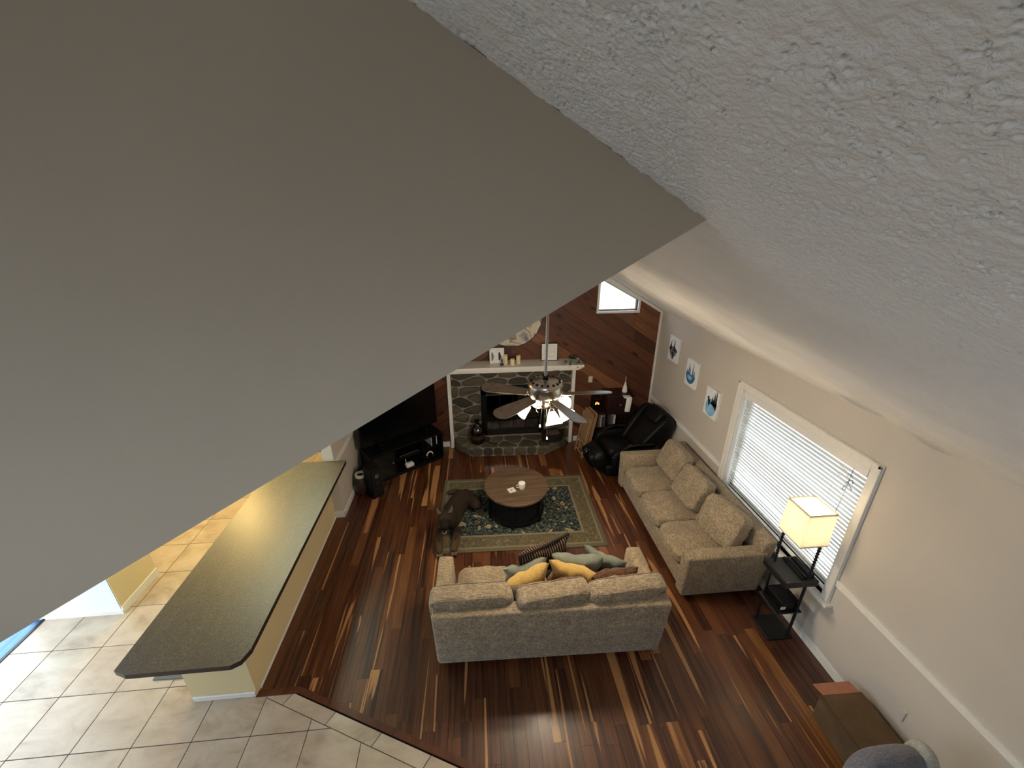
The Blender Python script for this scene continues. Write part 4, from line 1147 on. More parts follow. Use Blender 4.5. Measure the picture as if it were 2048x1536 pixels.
# ------------------------------------------------------------------ far right corner: shelf unit, lantern, folding tables, massage chair
cb = empty('shelf_unit', (2.35, 6.42, 0)); tag(cb, 'dark mahogany shelf unit with a raised drawer by the cedar wall', 'shelf unit')
for n_, b in (('side_panel', (-.35, -.33, -.17, .17, 0, .72)), ('side_panel', (.33, .35, -.17, .17, 0, .72)), ('top', (-.36, .36, -.18, .17, .70, .725)), ('shelf', (-.33, .33, -.16, .16, .42, .44)), ('shelf', (-.33, .33, -.16, .16, .06, .08)),
              ('back_panel', (-.33, .33, .15, .17, .05, .70)), ('drawer_case', (-.08, .36, -.16, .17, .725, 1.03)), ('drawer_top', (-.10, .38, -.18, .17, 1.03, 1.055))):
    obj(n_, box(NB(), *b, .003, 1), DARKWOOD, cb)
dw = obj('drawer', box(NB(), -.05, .33, -.175, -.16, .77, .99, .004, 1), DARKWOOD, cb)
obj('knob', lathe(NB(), [(0, 0), (.012, 0), (.018, .018), (0, .026)], 14, mx=Matrix.Translation((.14, -.175, .88)) @ Matrix.Rotation(R(90), 4, 'X')), STEELTRIM, dw)
xb = -.31; cols = [(.05, .03, .03), (.22, .12, .09), (.05, .02, .02), (.20, .15, .09), (.45, .40, .30), (.03, .03, .05), (.07, .05, .04)]
bl_names = ['dark book with worn spine', 'rust brown book', 'oxblood book', 'tan book', 'cream spined book', 'navy book', 'umber book']
for k, c in enumerate(cols):
    th = [.03, .036, .025, .034, .022, .03, .028][k]; hh = [.22, .235, .21, .225, .24, .2, .215][k]
    b = empty('book', (2.35+xb+th/2, 6.36, .44)); tag(b, bl_names[k]+' in the row on the shelf unit', 'book', 'books on the shelf unit')
    obj('cover', box(NB(), -th/2, th/2, -.085, .085, 0, hh, .002, 1), plain('book_cover_%d' % k, (*c, 1), .6), b); obj('pages', box(NB(), -th/2+.003, th/2-.003, -.08, .0865, .004, hh+.0008), PAPER, b)
    xb += th+.002
for k, (c, xx, lab) in enumerate((((.10, .11, .13), .02, 'slate grey book'), ((.55, .55, .52), .075, 'white spined book'))):
    b = empty('book', (2.35+xx, 6.36, .44), 0); tag(b, lab+' standing apart on the shelf unit', 'book', 'books on the shelf unit')
    obj('cover', box(NB(), -.016, .016, -.085, .085, 0, .22, .002, 1), plain('book_cover_b%d' % k, (*c, 1), .6), b); obj('pages', box(NB(), -.013, .013, -.08, .0865, .004, .221), PAPER, b)
ln = empty('lantern', (2.09, 6.36, .725)); tag(ln, 'black lantern with a small orange flame glow on the shelf unit', 'lantern')
obj('base', box(NB(), -.075, .075, -.075, .075, 0, .05, .005, 1), BLACK, ln); obj('roof', box(NB(), -.075, .075, -.075, .075, .25, .28, .005, 1), BLACK, ln)
for a in (-1, 1):
    for b in (-1, 1): obj('post', box(NB(), a*.07-.006, a*.07+.006, b*.07-.006, b*.07+.006, .05, .25), BLACK, ln)
obj('glass', box(NB(), -.06, .06, -.066, .066, .05, .25), SMOKED, ln)
for k in range(3): smooth(obj('flame', lathe(NB(), [(0, 0), (.011, .012), (.008, .03), (0, .05)], 12, mx=Matrix.Translation((-.026+.026*k, -.07, .15+.01*(k % 2)))), EMBER, ln))
bulb_light('lantern_light', (0, -.10, .17), 0.15, (1, .3, .08), 0.02, ln)
# two folding tray tables, folded and leaning
for k, (dx, rz) in enumerate(((0, 0), (0.055, R(3)))):
    f_ = empty('folding_tray_table', (1.78+dx*1.2, 6.12+dx*.3, 0), R(-83)+rz)
    tag(f_, ['pale wooden folding tray table leaning beside the hearth', 'second pale wooden tray table, behind the first against the massage chair side'][k], 'tray table', 'folded wooden tray tables')
    T = Matrix.Rotation(R(-9), 4, 'X')
    obj('tray_top', box(NB(), -.17, .17, 0.0, .016, .33, .86, .004, 1, mx=T), PALEWOOD, f_)
    for s_ in (-1, 1):
        obj('leg', box(NB(), s_*.15-.014, s_*.15+.014, -.03, -.008, 0.004, .80, .003, 1, mx=T), PALEWOOD, f_)
        obj('leg', box(NB(), s_*.12-.014, s_*.12+.014, .018, .04, 0.004, .80, .003, 1, mx=T), PALEWOOD, f_)
    for zz in (.06, .26): obj('stretcher', box(NB(), -.15, .15, -.026, -.012, zz, zz+.03, .002, 1, mx=T), PALEWOOD, f_)
    obj('stretcher', box(NB(), -.12, .12, .022, .036, .14, .17, .002, 1, mx=T), PALEWOOD, f_)
# massage chair, facing into the room
mc = empty('massage_chair', (2.48, 5.72, 0), R(8)); tag(mc, 'bulky black leather massage chair reclined in the corner', 'chair')
def mcp(name, *a, mat=LEATHER, mx=None, e=4.0, cr=.1, n=7): return smooth(obj(name, supercube(NB(), *a, e=e, n=n, crown=cr, mx=mx), mat, mc), 60)
mcp('base', .46, .30, .11, mx=Matrix.Translation((-.05, 0, .115)), mat=BLACK, e=7)
mcp('seat', .34, .24, .09, mx=Matrix.Translation((-.10, 0, .36)) @ Matrix.Rotation(R(6), 4, 'Y'), cr=.3)
TB = Matrix.Translation((.30, 0, .60)) @ Matrix.Rotation(R(38), 4, 'Y')
mcp('backrest', .10, .25, .40, mx=TB)
for s_ in (-1, 1): mcp('side_wing', .13, .065, .36, mx=TB @ Matrix.Translation((-.03, s_*.27, .03)) @ Matrix.Rotation(R(-6*s_), 4, 'X'))
mcp('headrest', .09, .20, .13, mx=TB @ Matrix.Translation((-.07, 0, .33)))
mcp('shoulder_hood', .12, .30, .12, mx=TB @ Matrix.Translation((.06, 0, .34)))
for s_ in (-1, 1):
    mcp('arm_body', .36, .075, .17, mx=Matrix.Translation((-.08, s_*.33, .36)), mat=BLACK, e=5)
    obj('arm_rail', tube(NB(), [(-.42+.06*i, s_*.34, .40+.17*math.sin(min(1, i/5)*PI/2)-.004*max(0, i-6)) for i in range(12)], .045, 10), BLACKGLOSS, mc)
    smooth(mc.children[-1])
TF = Matrix.Translation((-.52, 0, .25)) @ Matrix.Rotation(R(-34), 4, 'Y')
mcp('footrest', .13, .24, .20, mx=TF)
for s_ in (-1, 1): mcp('calf_well', .07, .085, .17, mx=TF @ Matrix.Translation((-.09, s_*.115, .04)))
mcp('foot_divider', .10, .03, .18, mx=TF @ Matrix.Translation((-.10, 0, .04)), mat=BLACKGLOSS)
rc = empty('remote_holder', (2.49, 5.98, .62)); tag(rc, 'white remote in an upright cradle beside the massage chair', 'remote')
obj('stalk', tube(NB(), [(0.02, -.06, -.30), (0.01, -.02, .0), (0, 0, .27)], .014, 8), BLACK, rc)
smooth(obj('remote', box(NB(), -.045, .045, -.03, .012, .26, .53, .018, 3, mx=Matrix.Rotation(R(4), 4, 'Y')), WHITE, rc)); obj('cap', box(NB(), -.07, .05, -.06, .03, .53, .55, .004, 1), WHITE, rc)
obj('clip', prism(NB(), [(.02, .30), (.08, .42), (.05, .30)], -.01, .012, 'y'), WHITE, rc)
bo = empty('bottle', (2.60, 6.40, 1.055)); tag(bo, 'slender white bottle with a reddish cap on the drawer top', 'bottle')
smooth(obj('body', lathe(NB(), [(0, 0), (.04, 0), (.045, .03), (.036, .09), (.015, .16), (.013, .19), (0, .19)], 18), WHITE, bo)); obj('cap', lathe(NB(), [(0, .19), (.014, .19), (.011, .29), (0, .29)], 12), PINK, bo)
rs_ = empty('round_stool', (3.06, 5.36, 0)); tag(rs_, 'white rounded bin wedged between massage chair and sofa', 'bin')
smooth(obj('body', lathe(NB(), [(0, 0), (.085, 0), (.10, .3), (.10, .42), (.09, .45), (.075, .45), (.08, .4), (0, .02)], 24), WHITE, rs_)); smooth(obj('rim', lathe(NB(), [(.088, .445), (.104, .445), (.104, .46), (.088, .46)], 24, closed=True), WHITE, rs_))
rs_.name = 'waste_bin'

# ------------------------------------------------------------------ ceiling fan
FXc, FYc = 0.632, 3.42
fan = empty('ceiling_fan', (FXc, FYc, 2.42)); tag(fan, 'nickel five blade ceiling fan with lit glass shades on a long rod', 'ceiling fan')
obj('downrod', tube(NB(), [(0, 0, .16), (0, 0, ZR-2.42+.01)], .0135, 16), NICKEL, fan); smooth(fan.children[-1])
obj('rod_canopy', lathe(NB(), [(0, ZR-2.42-.01), (.065, ZR-2.42-.03), (.05, ZR-2.42-.09), (.02, ZR-2.42-.11), (0, ZR-2.42-.11)], 28), NICKEL, fan)
obj('coupling', lathe(NB(), [(0, .13), (.026, .13), (.026, .175), (0, .175)], 20), BLACK, fan)
smooth(obj('motor_housing', lathe(NB(), [(0, -.015), (.10, -.015), (.15, -.005), (.158, .01), (.158, .085), (.163, .09), (.163, .105), (.155, .12), (.12, .135), (.05, .145), (.045, .15), (0, .15)], 48), NICKEL, fan), 35)
for k in range(16):
    a = k*2*PI/16
    obj('vent_slot', box(NB(), .118, .142, -.009, .009, .122, .1335, .002, 1, mx=Matrix.Rotation(a, 4, 'Z') @ Matrix.Translation((0, 0, .0035)) @ Matrix.Rotation(0, 4, 'Y')), BLACK, fan)
def blade_mesh():
    bm = NB(); out = []
    n = 14
    up_ = [(0.17+.46*i/n, (.048+.026*min(1, i/9))) for i in range(n)]
    tip = [(.63-.075*(1-math.cos(t)), .074*math.sin(t)) for t in [PI/2-.06-i*(PI-.12)/12 for i in range(13)]]
    tip = [(.555+.075*math.cos(t), .074*math.sin(t)) for t in [PI/2-i*PI/12 for i in range(13)]]
    pts = [(x, y) for x, y in up_ if x < .55]+tip+[(x, -y) for x, y in reversed(up_) if x < .55]
    prism(bm, clean(pts), -.004, .004)
    return bm
b0 = None
for ang in (-1, 71, 157, 220, 289):
    mx = Matrix.Rotation(R(ang), 4, 'Z') @ Matrix.Translation((0, 0, -.005)) @ Matrix.Rotation(R(-13), 4, 'X')
    if b0 is None: o = obj('blade', blade_mesh(), BLADE, fan); b0 = o
    else: o = b0.copy(); COL.objects.link(o)
    o.matrix_local = mx
    br = obj('blade_iron', tube(NB(), [(.10, 0, -.012), (.15, .012, -.014), (.20, .0, -.010), (.245, 0, -.008)], [.012, .010, .010, .014], 8), NICKEL, o)
smooth(obj('light_hub', lathe(NB(), [(0, -.16), (.02, -.155), (.045, -.12), (.05, -.05), (.035, -.02), (.03, -.012), (0, -.012)], 24), NICKEL, fan))
shade_prof = [(.022, 0), (.030, -.012), (.040, -.035), (.050, -.065), (.064, -.095), (.068, -.105), (.0655, -.105), (.061, -.094), (.047, -.065), (.037, -.035), (.026, -.014)]
for k, (ang, tilt) in enumerate(((-74, 30), (-18, 40), (28, 62), (95, 55), (174, 48))):
    a = R(ang); r_ = .145
    dirv = Vector((math.cos(a), math.sin(a), 0))
    arm = obj('lamp_arm', tube(NB(), [dirv*.035+Vector((0, 0, -.08)), dirv*.08+Vector((0, 0, -.055)), dirv*.12+Vector((0, 0, -.075)), dirv*r_+Vector((0, 0, -.115))], .007, 8), NICKEL, fan)
    mx = Matrix.Translation(dirv*r_+Vector((0, 0, -.115))) @ Matrix.Rotation(a, 4, 'Z') @ Matrix.Rotation(R(-tilt), 4, 'Y') @ Matrix.Diagonal((1.15, 1.15, 1.15, 1))
    sh = smooth(obj('glass_shade', lathe(NB(), shade_prof, 24, closed=True), FROST, fan)); sh.matrix_local = mx
    sk = obj('socket', lathe(NB(), [(0, .02), (.018, .018), (.024, -.004), (0, -.006)], 16), NICKEL, fan); sk.matrix_local = mx
    bb = smooth(obj('bulb', lathe(NB(), [(0, -.005), (.012, -.01), (.024, -.045), (.022, -.062), (.012, -.073), (0, -.076)], 14), BULB, fan)); bb.matrix_local = mx
    L = bulb_light('fan_light', (0, 0, 0), 13.0, (1, .85, .66), .05, fan); L.matrix_local = mx @ Matrix.Translation((0, 0, -.115))
for (x, y, z1) in ((-.045, -.03, -.30), (.02, -.06, -.42)):
    obj('pull_chain', tube(NB(), [(x*.6, y*.6, -.14), (x, y, z1)], .002, 6), NICKEL, fan)
    obj('chain_pull', lathe(NB(), [(0, -.03), (.009, -.03), (.006, -.008), (0, 0)], 12, mx=Matrix.Translation((x, y, z1))), IVORY, fan)
for (x, y) in ((.05, -.04), (-.06, .02)): obj('scroll', tube(NB(), [(x+.018*math.cos(t), y, -.15+.02*math.sin(t)-.006*t) for t in [i*.5 for i in range(11)]], .005, 6), NICKEL, fan)

# ------------------------------------------------------------------ rug, coffee table and what stands on it
rug = obj('area_rug', box(NB(), -1.11, 1.11, -.775, .775, 0, .012, .004, 1), RUG, None, (0.533, 4.74, 0.0005), (0, 0, R(-1.45)))
tag(rug, 'dark teal oriental rug with a tan floral border on the planks', 'rug')
RZ = .0125
tb = empty('coffee_table', (0.505, 4.725, RZ), R(3)); tag(tb, 'round coffee table with weathered wood top on a black drum base', 'coffee table')
obj('tabletop', lathe(NB(), [(0, .405), (.44, .405), (.446, .41), (.446, .436), (.44, .44), (0, .44)], 72), TABLEWOOD, tb)
obj('shelf_disc', lathe(NB(), [(0, .05), (.40, .05), (.40, .075), (0, .075)], 56), TABLEBLACK, tb)
obj('apron', lathe(NB(), [(.415, .385), (.425, .385), (.425, .405), (.415, .405)], 56, closed=True), TABLEBLACK, tb)
for k in range(6):
    a = R(15+60*k); obj('leg', box(NB(), .385, .415, -.022, .022, 0, .39, .002, 1, mx=Matrix.Rotation(a, 4, 'Z')), TABLEBLACK, tb)
obj('drum_wall', lathe(NB(), [(.375, .075), (.385, .075), (.385, .40), (.375, .40)], 48, closed=True), TABLEBLACK, tb)
TTZ = RZ+.44
cd = empty('playing_card_tile', (0.43, 4.60, TTZ), R(22)); tag(cd, 'square cream coaster with a small dark mark on the coffee table', 'coaster')
obj('tile_body', box(NB(), -.05, .05, -.05, .05, 0, .008, .002, 1), CREAMC, cd); obj('mark', prism(NB(), [(-.012, -.014), (.012, -.014), (.004, .004), (0, .02), (-.006, .004)], .0078, .0086), FRAMEBLK, cd)
cd.name = 'coaster'
mg = empty('mug', (0.575, 4.635, TTZ)); tag(mg, 'white lidded ceramic mug on the coffee table', 'mug')
smooth(obj('cup', lathe(NB(), [(0, 0), (.038, 0), (.048, .02), (.05, .08), (.046, .092), (.040, .092), (.042, .05), (0, .01)], 28), CREAMC, mg)); obj('handle', tube(NB(), [(-.048, -.012, .075), (-.075, -.02, .065), (-.075, -.02, .035), (-.048, -.012, .025)], .006, 8), CREAMC, mg)
smooth(obj('lid', lathe(NB(), [(0, .105), (.02, .103), (.044, .095), (.044, .090), (0, .088)], 28), WHITE, mg))

# ------------------------------------------------------------------ sofas
def make_sofa(name, label, loc, rotz, L, D, seed):
    """local frame: origin at the back centre on the floor, seat faces +Y"""
    s = empty(name, loc, rotz); tag(s, label, 'sofa')
    H2 = L/2; aw = .155
    def sp_(n_, bm): o = obj(n_, bm, TWEED, s); smooth(o, 50); return o
    sp_('base', box(NB(), -H2+.04, H2-.04, .06, D-.04, .06, .30, .02, 3))
    # back: leans backwards, square top with soft edges
    bm = NB(); box(bm, -H2+.01, H2-.01, 0, .15, 0.06, .76, .028, 3)
    for v in bm.verts:
        t = max(0, (v.co.z-.06)/.70); v.co.y -= .07*t-.03; v.co.x *= 1+.012*t; v.co.z += .004*math.sin(v.co.x*3)
    bmesh.ops.subdivide_edges(bm, edges=[e for e in bm.edges if abs(e.verts[0].co.x-e.verts[1].co.x) > 1], cuts=8)
    sp_('back_frame', bm)
    for sx in (-1, 1):
        bm = NB(); x0, x1 = (H2-aw, H2) if sx > 0 else (-H2, -H2+aw)
        box(bm, x0, x1, .04, D, .06, .62, .03, 3)
        for v in bm.verts: t = (v.co.z-.06)/.56; v.co.x += sx*.02*t; v.co.y += .01*t
        sp_('arm', bm)
    wc = (L-2*aw-.02)/3
    for k in range(3):
        cx_ = -L/2+aw+.01+wc*(k+.5)
        mx = Matrix.Translation((cx_, .15+(D-.16)/2, .385))
        sp_('seat_cushion', supercube(NB(), wc/2-.006, (D-.13)/2, .085, e=5.5, n=12, crown=.26, wr=.009, seed=seed+k, mx=mx))
    for x in (-H2+.09, H2-.09):
        for y in (.10, D-.10): obj('foot', box(NB(), x-.03, x+.03, y-.03, y+.03, 0, .065, .004, 1), DARKWOOD, s)
    return s, wc
def back_cushion(s, cx_, cy_, cz_, w_, th, h_, lean, yaw_, seed, rollz=0.0):
    mx = Matrix.Translation((cx_, cy_, cz_)) @ Matrix.Rotation(yaw_, 4, 'Z') @ Matrix.Rotation(lean, 4, 'X') @ Matrix.Rotation(rollz, 4, 'Y')
    bm = supercube(NB(), w_/2, h_/2, th/2, e=6.5, n=16, crown=.28, wr=.012, seed=seed, mx=mx @ Matrix.Rotation(R(90), 4, 'X'))
    o = smooth(obj('back_cushion', bm, TWEED, s), 60)
    # piping: along the cushion's front and back outline at the top
    for sg_ in (1, -1):
        pts = []
        for i in range(25):
            t = -1+2*i/24; e = 5
            x = t*w_/2*.985; z = (h_/2)*(1-abs(t)**6)**(1/6)*.985 if abs(t) < 1 else 0
            pts.append(mx @ Vector((x, sg_*th/2*.80, z)))
        p_ = obj('piping', tube(NB(), pts, .0045, 5), TWEED, o)
    return o
s1, wc1 = make_sofa('sofa', 'oatmeal tweed three seat sofa with its back to the viewpoint, piled with pillows', (0.602, 2.515, 0), R(-1.45), 2.13, .80, 3)
back_cushion(s1, -.72, .175, .645, .76, .19, .44, R(10), R(1), 11)
back_cushion(s1, .02, .155, .65, .68, .19, .44, R(12), R(5), 12, R(-3))
back_cushion(s1, .70, .17, .655, .74, .18, .45, R(13), R(4), 13, R(-2))
s2, wc2 = make_sofa('sofa', 'oatmeal tweed three seat sofa standing under the blinded window', (3.085, 4.125, 0), R(90), 2.10, .93, 5)
back_cushion(s2, -.60, .30, .67, .58, .17, .44, R(26), R(6), 21, R(5))
back_cushion(s2, .04, .33, .67, .57, .17, .44, R(28), R(-4), 22, R(6))
back_cushion(s2, .655, .28, .68, .53, .18, .44, R(20), R(5), 23, R(-3))

# throw pillows on the near sofa
SZ = .475
def throw(name, label, x, y, wd, ht, th, yw, lean, mat, seed, z=SZ, fringe=False, rolly=0):
    cz_ = z+ht/2*abs(math.cos(lean))+th*.18
    o = obj(name, pillow_mesh(wd, ht, th, seed), mat, None, (x, y, cz_), (lean, rolly, yw))
    smooth(o, 60); tag(o, label, 'pillow', 'throw pillows on the near sofa')
    if fringe:
        e = []
        for t in [i/40 for i in range(41)]: e.append((-wd/2+wd*t, 0, ht/2*(1-.10*(1-(2*t-1)**2))+.01))
        f1 = tube(NB(), e, .016, 6)
        tube(f1, [(sx*wd/2*(1-.10*(1-(2*t-1)**2)), 0, -ht/2+ht*t) for sx in (-1,) for t in [i/20 for i in range(21)]], .016, 6)
        tube(f1, [(sx*wd/2*(1-.10*(1-(2*t-1)**2)), 0, -ht/2+ht*t) for sx in (1,) for t in [i/20 for i in range(21)]], .016, 6)
        obj('fringe', f1, FRINGE, o)
    return o
throw('throw_pillow', 'large striped brown pillow with dark fringe standing at the sofa front', .61, 3.12, .56, .46, .16, R(21), R(14), STRIPE, 1, fringe=True, rolly=R(-6))
throw('throw_pillow', 'sage grey pillow behind the left mustard pillow', .41, 2.96, .46, .38, .14, R(16), R(12), SAGE, 2)
throw('throw_pillow', 'crumpled mustard pillow leaning against the left sage pillow', .40, 2.83, .48, .38, .17, R(18), R(10), MUSTARD, 3, rolly=R(-6))
throw('throw_pillow', 'mustard pillow with a folded top edge in front of the rust pillow', .87, 2.87, .50, .38, .15, R(-17), R(10), MUSTARD, 4, rolly=R(5))
throw('throw_pillow', 'thick sage grey pillow lying between mustard pillow and sofa front', .93, 3.02, .52, .36, .17, R(-15), R(12), SAGE, 5)
throw('throw_pillow', 'dark sage pillow leaning towards the sofa arm', 1.24, 3.03, .44, .36, .12, R(-33), R(14), SAGE, 6)
throw('throw_pillow', 'fuzzy brown faux fur pillow behind the sofa back cushions', 1.24, 2.80, .48, .36, .15, R(10), R(10), FUR, 7)
throw('throw_pillow', 'slim rust velvet pillow tucked behind the middle back cushion', .70, 2.75, .56, .34, .11, R(9), R(8), RUST, 8)
throw('throw_pillow', 'khaki canvas pillow tucked behind the first back cushion', .23, 2.74, .44, .36, .12, R(-6), R(8), KHAKI, 9)

# ------------------------------------------------------------------ floor lamp with shelves
lp = empty('shelf_floor_lamp', (2.945, 2.69, 0)); tag(lp, 'black iron floor lamp with shelves and a lit square cream shade', 'lamp')
q = .132
obj('base_plate', box(NB(), -q, q, -q, q, 0, .02, .003, 1), BLACKMETAL, lp)
obj('lower_shelf', box(NB(), -q, q, -q, q, .36, .375, .003, 1), BLACKMETAL, lp)
obj('tray_shelf', box(NB(), -.165, .165, -.155, .155, .735, .80, .004, 1), BLACKMETAL, lp)
obj('tray_rim', box(NB(), -.165, -.155, -.155, .155, .80, .812), BLACKMETAL, lp)
for x, y in ((-.085, .115), (.085, -.115)):
    obj('post', tube(NB(), [(x, y, .01), (x, y, .80)], .013, 10), BLACKMETAL, lp)
    bm = NB(); pr = []
    for i in range(26):
        z = .80+.42*i/25; pr.append((.012+.0045*math.cos(i*PI), z))
    lathe(bm, [(0, .80)]+pr+[(0, 1.22)], 10, mx=Matrix.Translation((x, y, 0))); smooth(obj('twisted_post', bm, BLACKMETAL, lp), 70)
sh = NB(); z0, z1 = 1.205, 1.555; a, b = .135, .128
for sx, sy, ex, ey in ((-1, -1, 1, -1), (1, -1, 1, 1), (1, 1, -1, 1), (-1, 1, -1, -1)):
    v = [sh.verts.new((sx*a, sy*a, z0)), sh.verts.new((ex*a, ey*a, z0)), sh.verts.new((ex*b, ey*b, z1)), sh.verts.new((sx*b, sy*b, z1))]; sh.faces.new(v)
bmesh.ops.remove_doubles(sh, verts=sh.verts[:], dist=.0005); bmesh.ops.solidify(sh, geom=sh.faces[:], thickness=.0015)
obj('lamp_shade', sh, LAMPSHADE, lp)
for zz, aa in ((z0, a), (z1, b)): obj('shade_rim', tube(NB(), [(-aa, -aa, zz), (aa, -aa, zz), (aa, aa, zz), (-aa, aa, zz), (-aa, -aa, zz)], .003, 6), plain('shade_trim', (.35, .30, .2, 1), .8), lp)
obj('diffuser', box(NB(), -b+.004, b-.004, -b+.004, b-.004, z1-.02, z1-.017), m_translucent('lit_diffuser', (.95, .92, .85, 1), 0.2, (1, .80, .50, 1), .9), lp)
obj('diffuser', box(NB(), -a+.006, a-.006, -a+.006, a-.006, z0+.012, z0+.015), m_translucent('added_lower_diffuser', (.8, .76, .68, 1), 0.0, (1, .85, .6, 1), .5), lp)  # unseen bottom panel added to block the bulb's glint on the floor
obj('shade_spider', tube(NB(), [(-.085, .115, 1.22), (0, 0, 1.25), (.085, -.115, 1.22)], .004, 6), BLACKMETAL, lp)
smooth(obj('bulb', lathe(NB(), [(0, 1.27), (.014, 1.28), (.03, 1.33), (.028, 1.355), (.015, 1.372), (0, 1.376)], 16), BULB, lp))
bulb_light('floor_lamp_light', (0, 0, 1.42), 48, (1, .86, .66), .04, lp)
bxx = empty('black_box', (2.955, 2.70, .375), R(0)); tag(bxx, 'small black box with a pale sticker on the lamp lower shelf', 'box')
obj('case', box(NB(), -.09, .10, -.115, .105, 0, .10, .003, 1), BLACK, bxx); obj('sticker', box(NB(), -.09, -.04, -.117, -.115, .02, .055), PAPER, bxx)
for k, (dx, w_) in enumerate(((.025, .022), (.062, .03), (.115, .055))):
    r_ = obj('remote_control', box(NB(), -w_/2, w_/2, -.14+.01*k, .13-.01*k, 0, .022+.012*(k == 2), .004, 2), BLACK, None, (2.945+dx, 2.70, .80), (0, 0, R(2*k-2)))
    tag(r_, ['slim black remote control nearest the middle of the lamp tray', 'black remote control between slim remote and thick case on the lamp tray', 'thick black case along the lamp tray edge'][k], 'remote', 'remotes on the lamp tray')

# ------------------------------------------------------------------ canvases on the right wall
def canvas(label, y, z, kind):
    c = empty('canvas_print', (XR, y, z)); tag(c, label, 'canvas', 'three canvas prints on the right wall')
    W_, H_ = .30, .40; T_ = .036
    obj('canvas_block', box(NB(), -T_, 0, -W_/2, W_/2, -H_/2, H_/2, .002, 1), CANVAS, c)
    xx = -T_-.0012
    def pr(n_, pts, mat, lay=0): obj(n_, prism(NB(), [(p_[0]*1.22, p_[1]*1.22+.01) for p_ in pts], xx-.0004*lay, xx+.0014, 'x'), mat, c)
    def tree(cy_, cz_, h, w_, mat, lay):
        pts = [(cy_, cz_+h)]
        for i in range(1, 6):
            t = i/5; pts.append((cy_-w_*t, cz_+h*(1-t))); 
            if i < 5: pts.append((cy_-w_*t*.55, cz_+h*(1-t)+.004))
        pts2 = [(2*cy_-p[0], p[1]) for p in reversed(pts[1:])]
        pr('tree', pts+pts2, mat, lay)
    if kind == 0:
        pr('mountain', [(.10, -.02), (.02, .03), (-.09, .0), (-.085, -.06), (0, -.15), (.05, -.10), (.085, -.07)], INKG, 0)
        for ty, th in ((.065, .13), (.085, .06), (-.02, .16), (-.05, .06), (-.085, .04)): tree(ty, -.03, th, .030, INKD, 1)
        pr('shadow', [(.04, -.05), (-.03, -.04), (-.02, -.15)], INKD, 1)
    if kind == 1:
        pr('lake', [(.105*math.cos(t), -.02-.115*math.sin(t)) for t in [i*PI/20 for i in range(21)]], INKB, 0)
        pr('lake_light', [(.06*math.cos(t)+.01, -.04-.05*math.sin(t)) for t in [i*PI/14 for i in range(15)]], INKL, 1)
        for ty, th in ((.05, .13), (.02, .09), (-.04, .16), (-.075, .07), (.085, .05)): tree(ty, -.02, th, .018, INKB, 1)
    if kind == 2:
        pr('pond', [(.095*math.cos(t)-.005, -.06+.10*math.sin(t)) for t in [i*2*PI/30 for i in range(30)]], INKL, 0)
        for ty, th in ((-.02, .10), (-.055, .16), (-.085, .20), (-.04, .07)): tree(ty, -.02, th, .028, INKD, 1)
        pr('bank', [(.01, .0), (-.11, .02), (-.105, -.06), (-.05, -.03)], INKD, 1); pr('rock', [(.07, .01), (.05, .03), (.02, .02), (.01, -.02), (.035, -.06)], INKD, 1)
        pr('moon', [(.06+.018*math.cos(t), .035+.018*math.sin(t)) for t in [i*2*PI/16 for i in range(16)]], INKD, 2)
canvas('canvas print of dark pines over a grey mountain, by the room corner', 5.965, 1.965, 0)
canvas('canvas print of a blue half round lake with slim trees', 5.345, 1.785, 1)
canvas('canvas print of black pines over a pale blue pond beside the window', 4.735, 1.595, 2)

# ------------------------------------------------------------------ cardboard box and chair by the right wall
cbx = empty('cardboard_box', (2.925, 1.60, 0), R(-1)); tag(cbx, 'brown cardboard box with an opened end flap by the baseboard', 'box')
obj('body', box(NB(), -.18, .18, -.26, .30, 0, .27, .004, 1), CARD, cbx)
obj('end_flap', box(NB(), -.16, .165, .0, .11, -.003, .003, mx=Matrix.Translation((0, .295, .268)) @ Matrix.Rotation(R(-16), 4, 'X')), CARDIN, cbx)
obj('top_flap', box(NB(), -.172, .172, -.25, .285, .270, .276, .002, 1), CARD, cbx)
obj('side_flap', box(NB(), -.03, .0, -.25, .29, -.003, .003, mx=Matrix.Translation((-.18, 0, .27)) @ Matrix.Rotation(R(10), 4, 'Y')), CARD, cbx)
ch = empty('armchair', (2.53, .95, 0), R(0)); tag(ch, 'blue grey upholstered armchair with a rounded back near the cardboard box', 'armchair')
smooth(obj('seat', supercube(NB(), .28, .28, .12, e=6, n=9, crown=.2, mx=Matrix.Translation((0, 0, .32))), BLUEGREY, ch), 60)
smooth(obj('backrest', supercube(NB(), .27, .33, .09, e=3.2, n=12, crown=.1, mx=Matrix.Translation((0, .28, .50)) @ Matrix.Rotation(R(90-6), 4, 'X')), BLUEGREY, ch), 60)
for s_ in (-1, 1):
    smooth(obj('arm', supercube(NB(), .06, .27, .12, e=5, n=8, mx=Matrix.Translation((s_*.29, -.02, .46))), BLUEGREY, ch), 60)
    for yy in (-.22, .22): obj('leg', tube(NB(), [(s_*.23, yy, .22), (s_*.25, yy*1.05, 0)], [.022, .014], 10), DARKWOOD, ch)
smooth(obj('throw_cloth', supercube(NB(), .07, .34, .10, e=3.0, n=8, mx=Matrix.Translation((.225, .285, .495)) @ Matrix.Rotation(R(84), 4, 'X')), PALECLOTH, ch), 60)

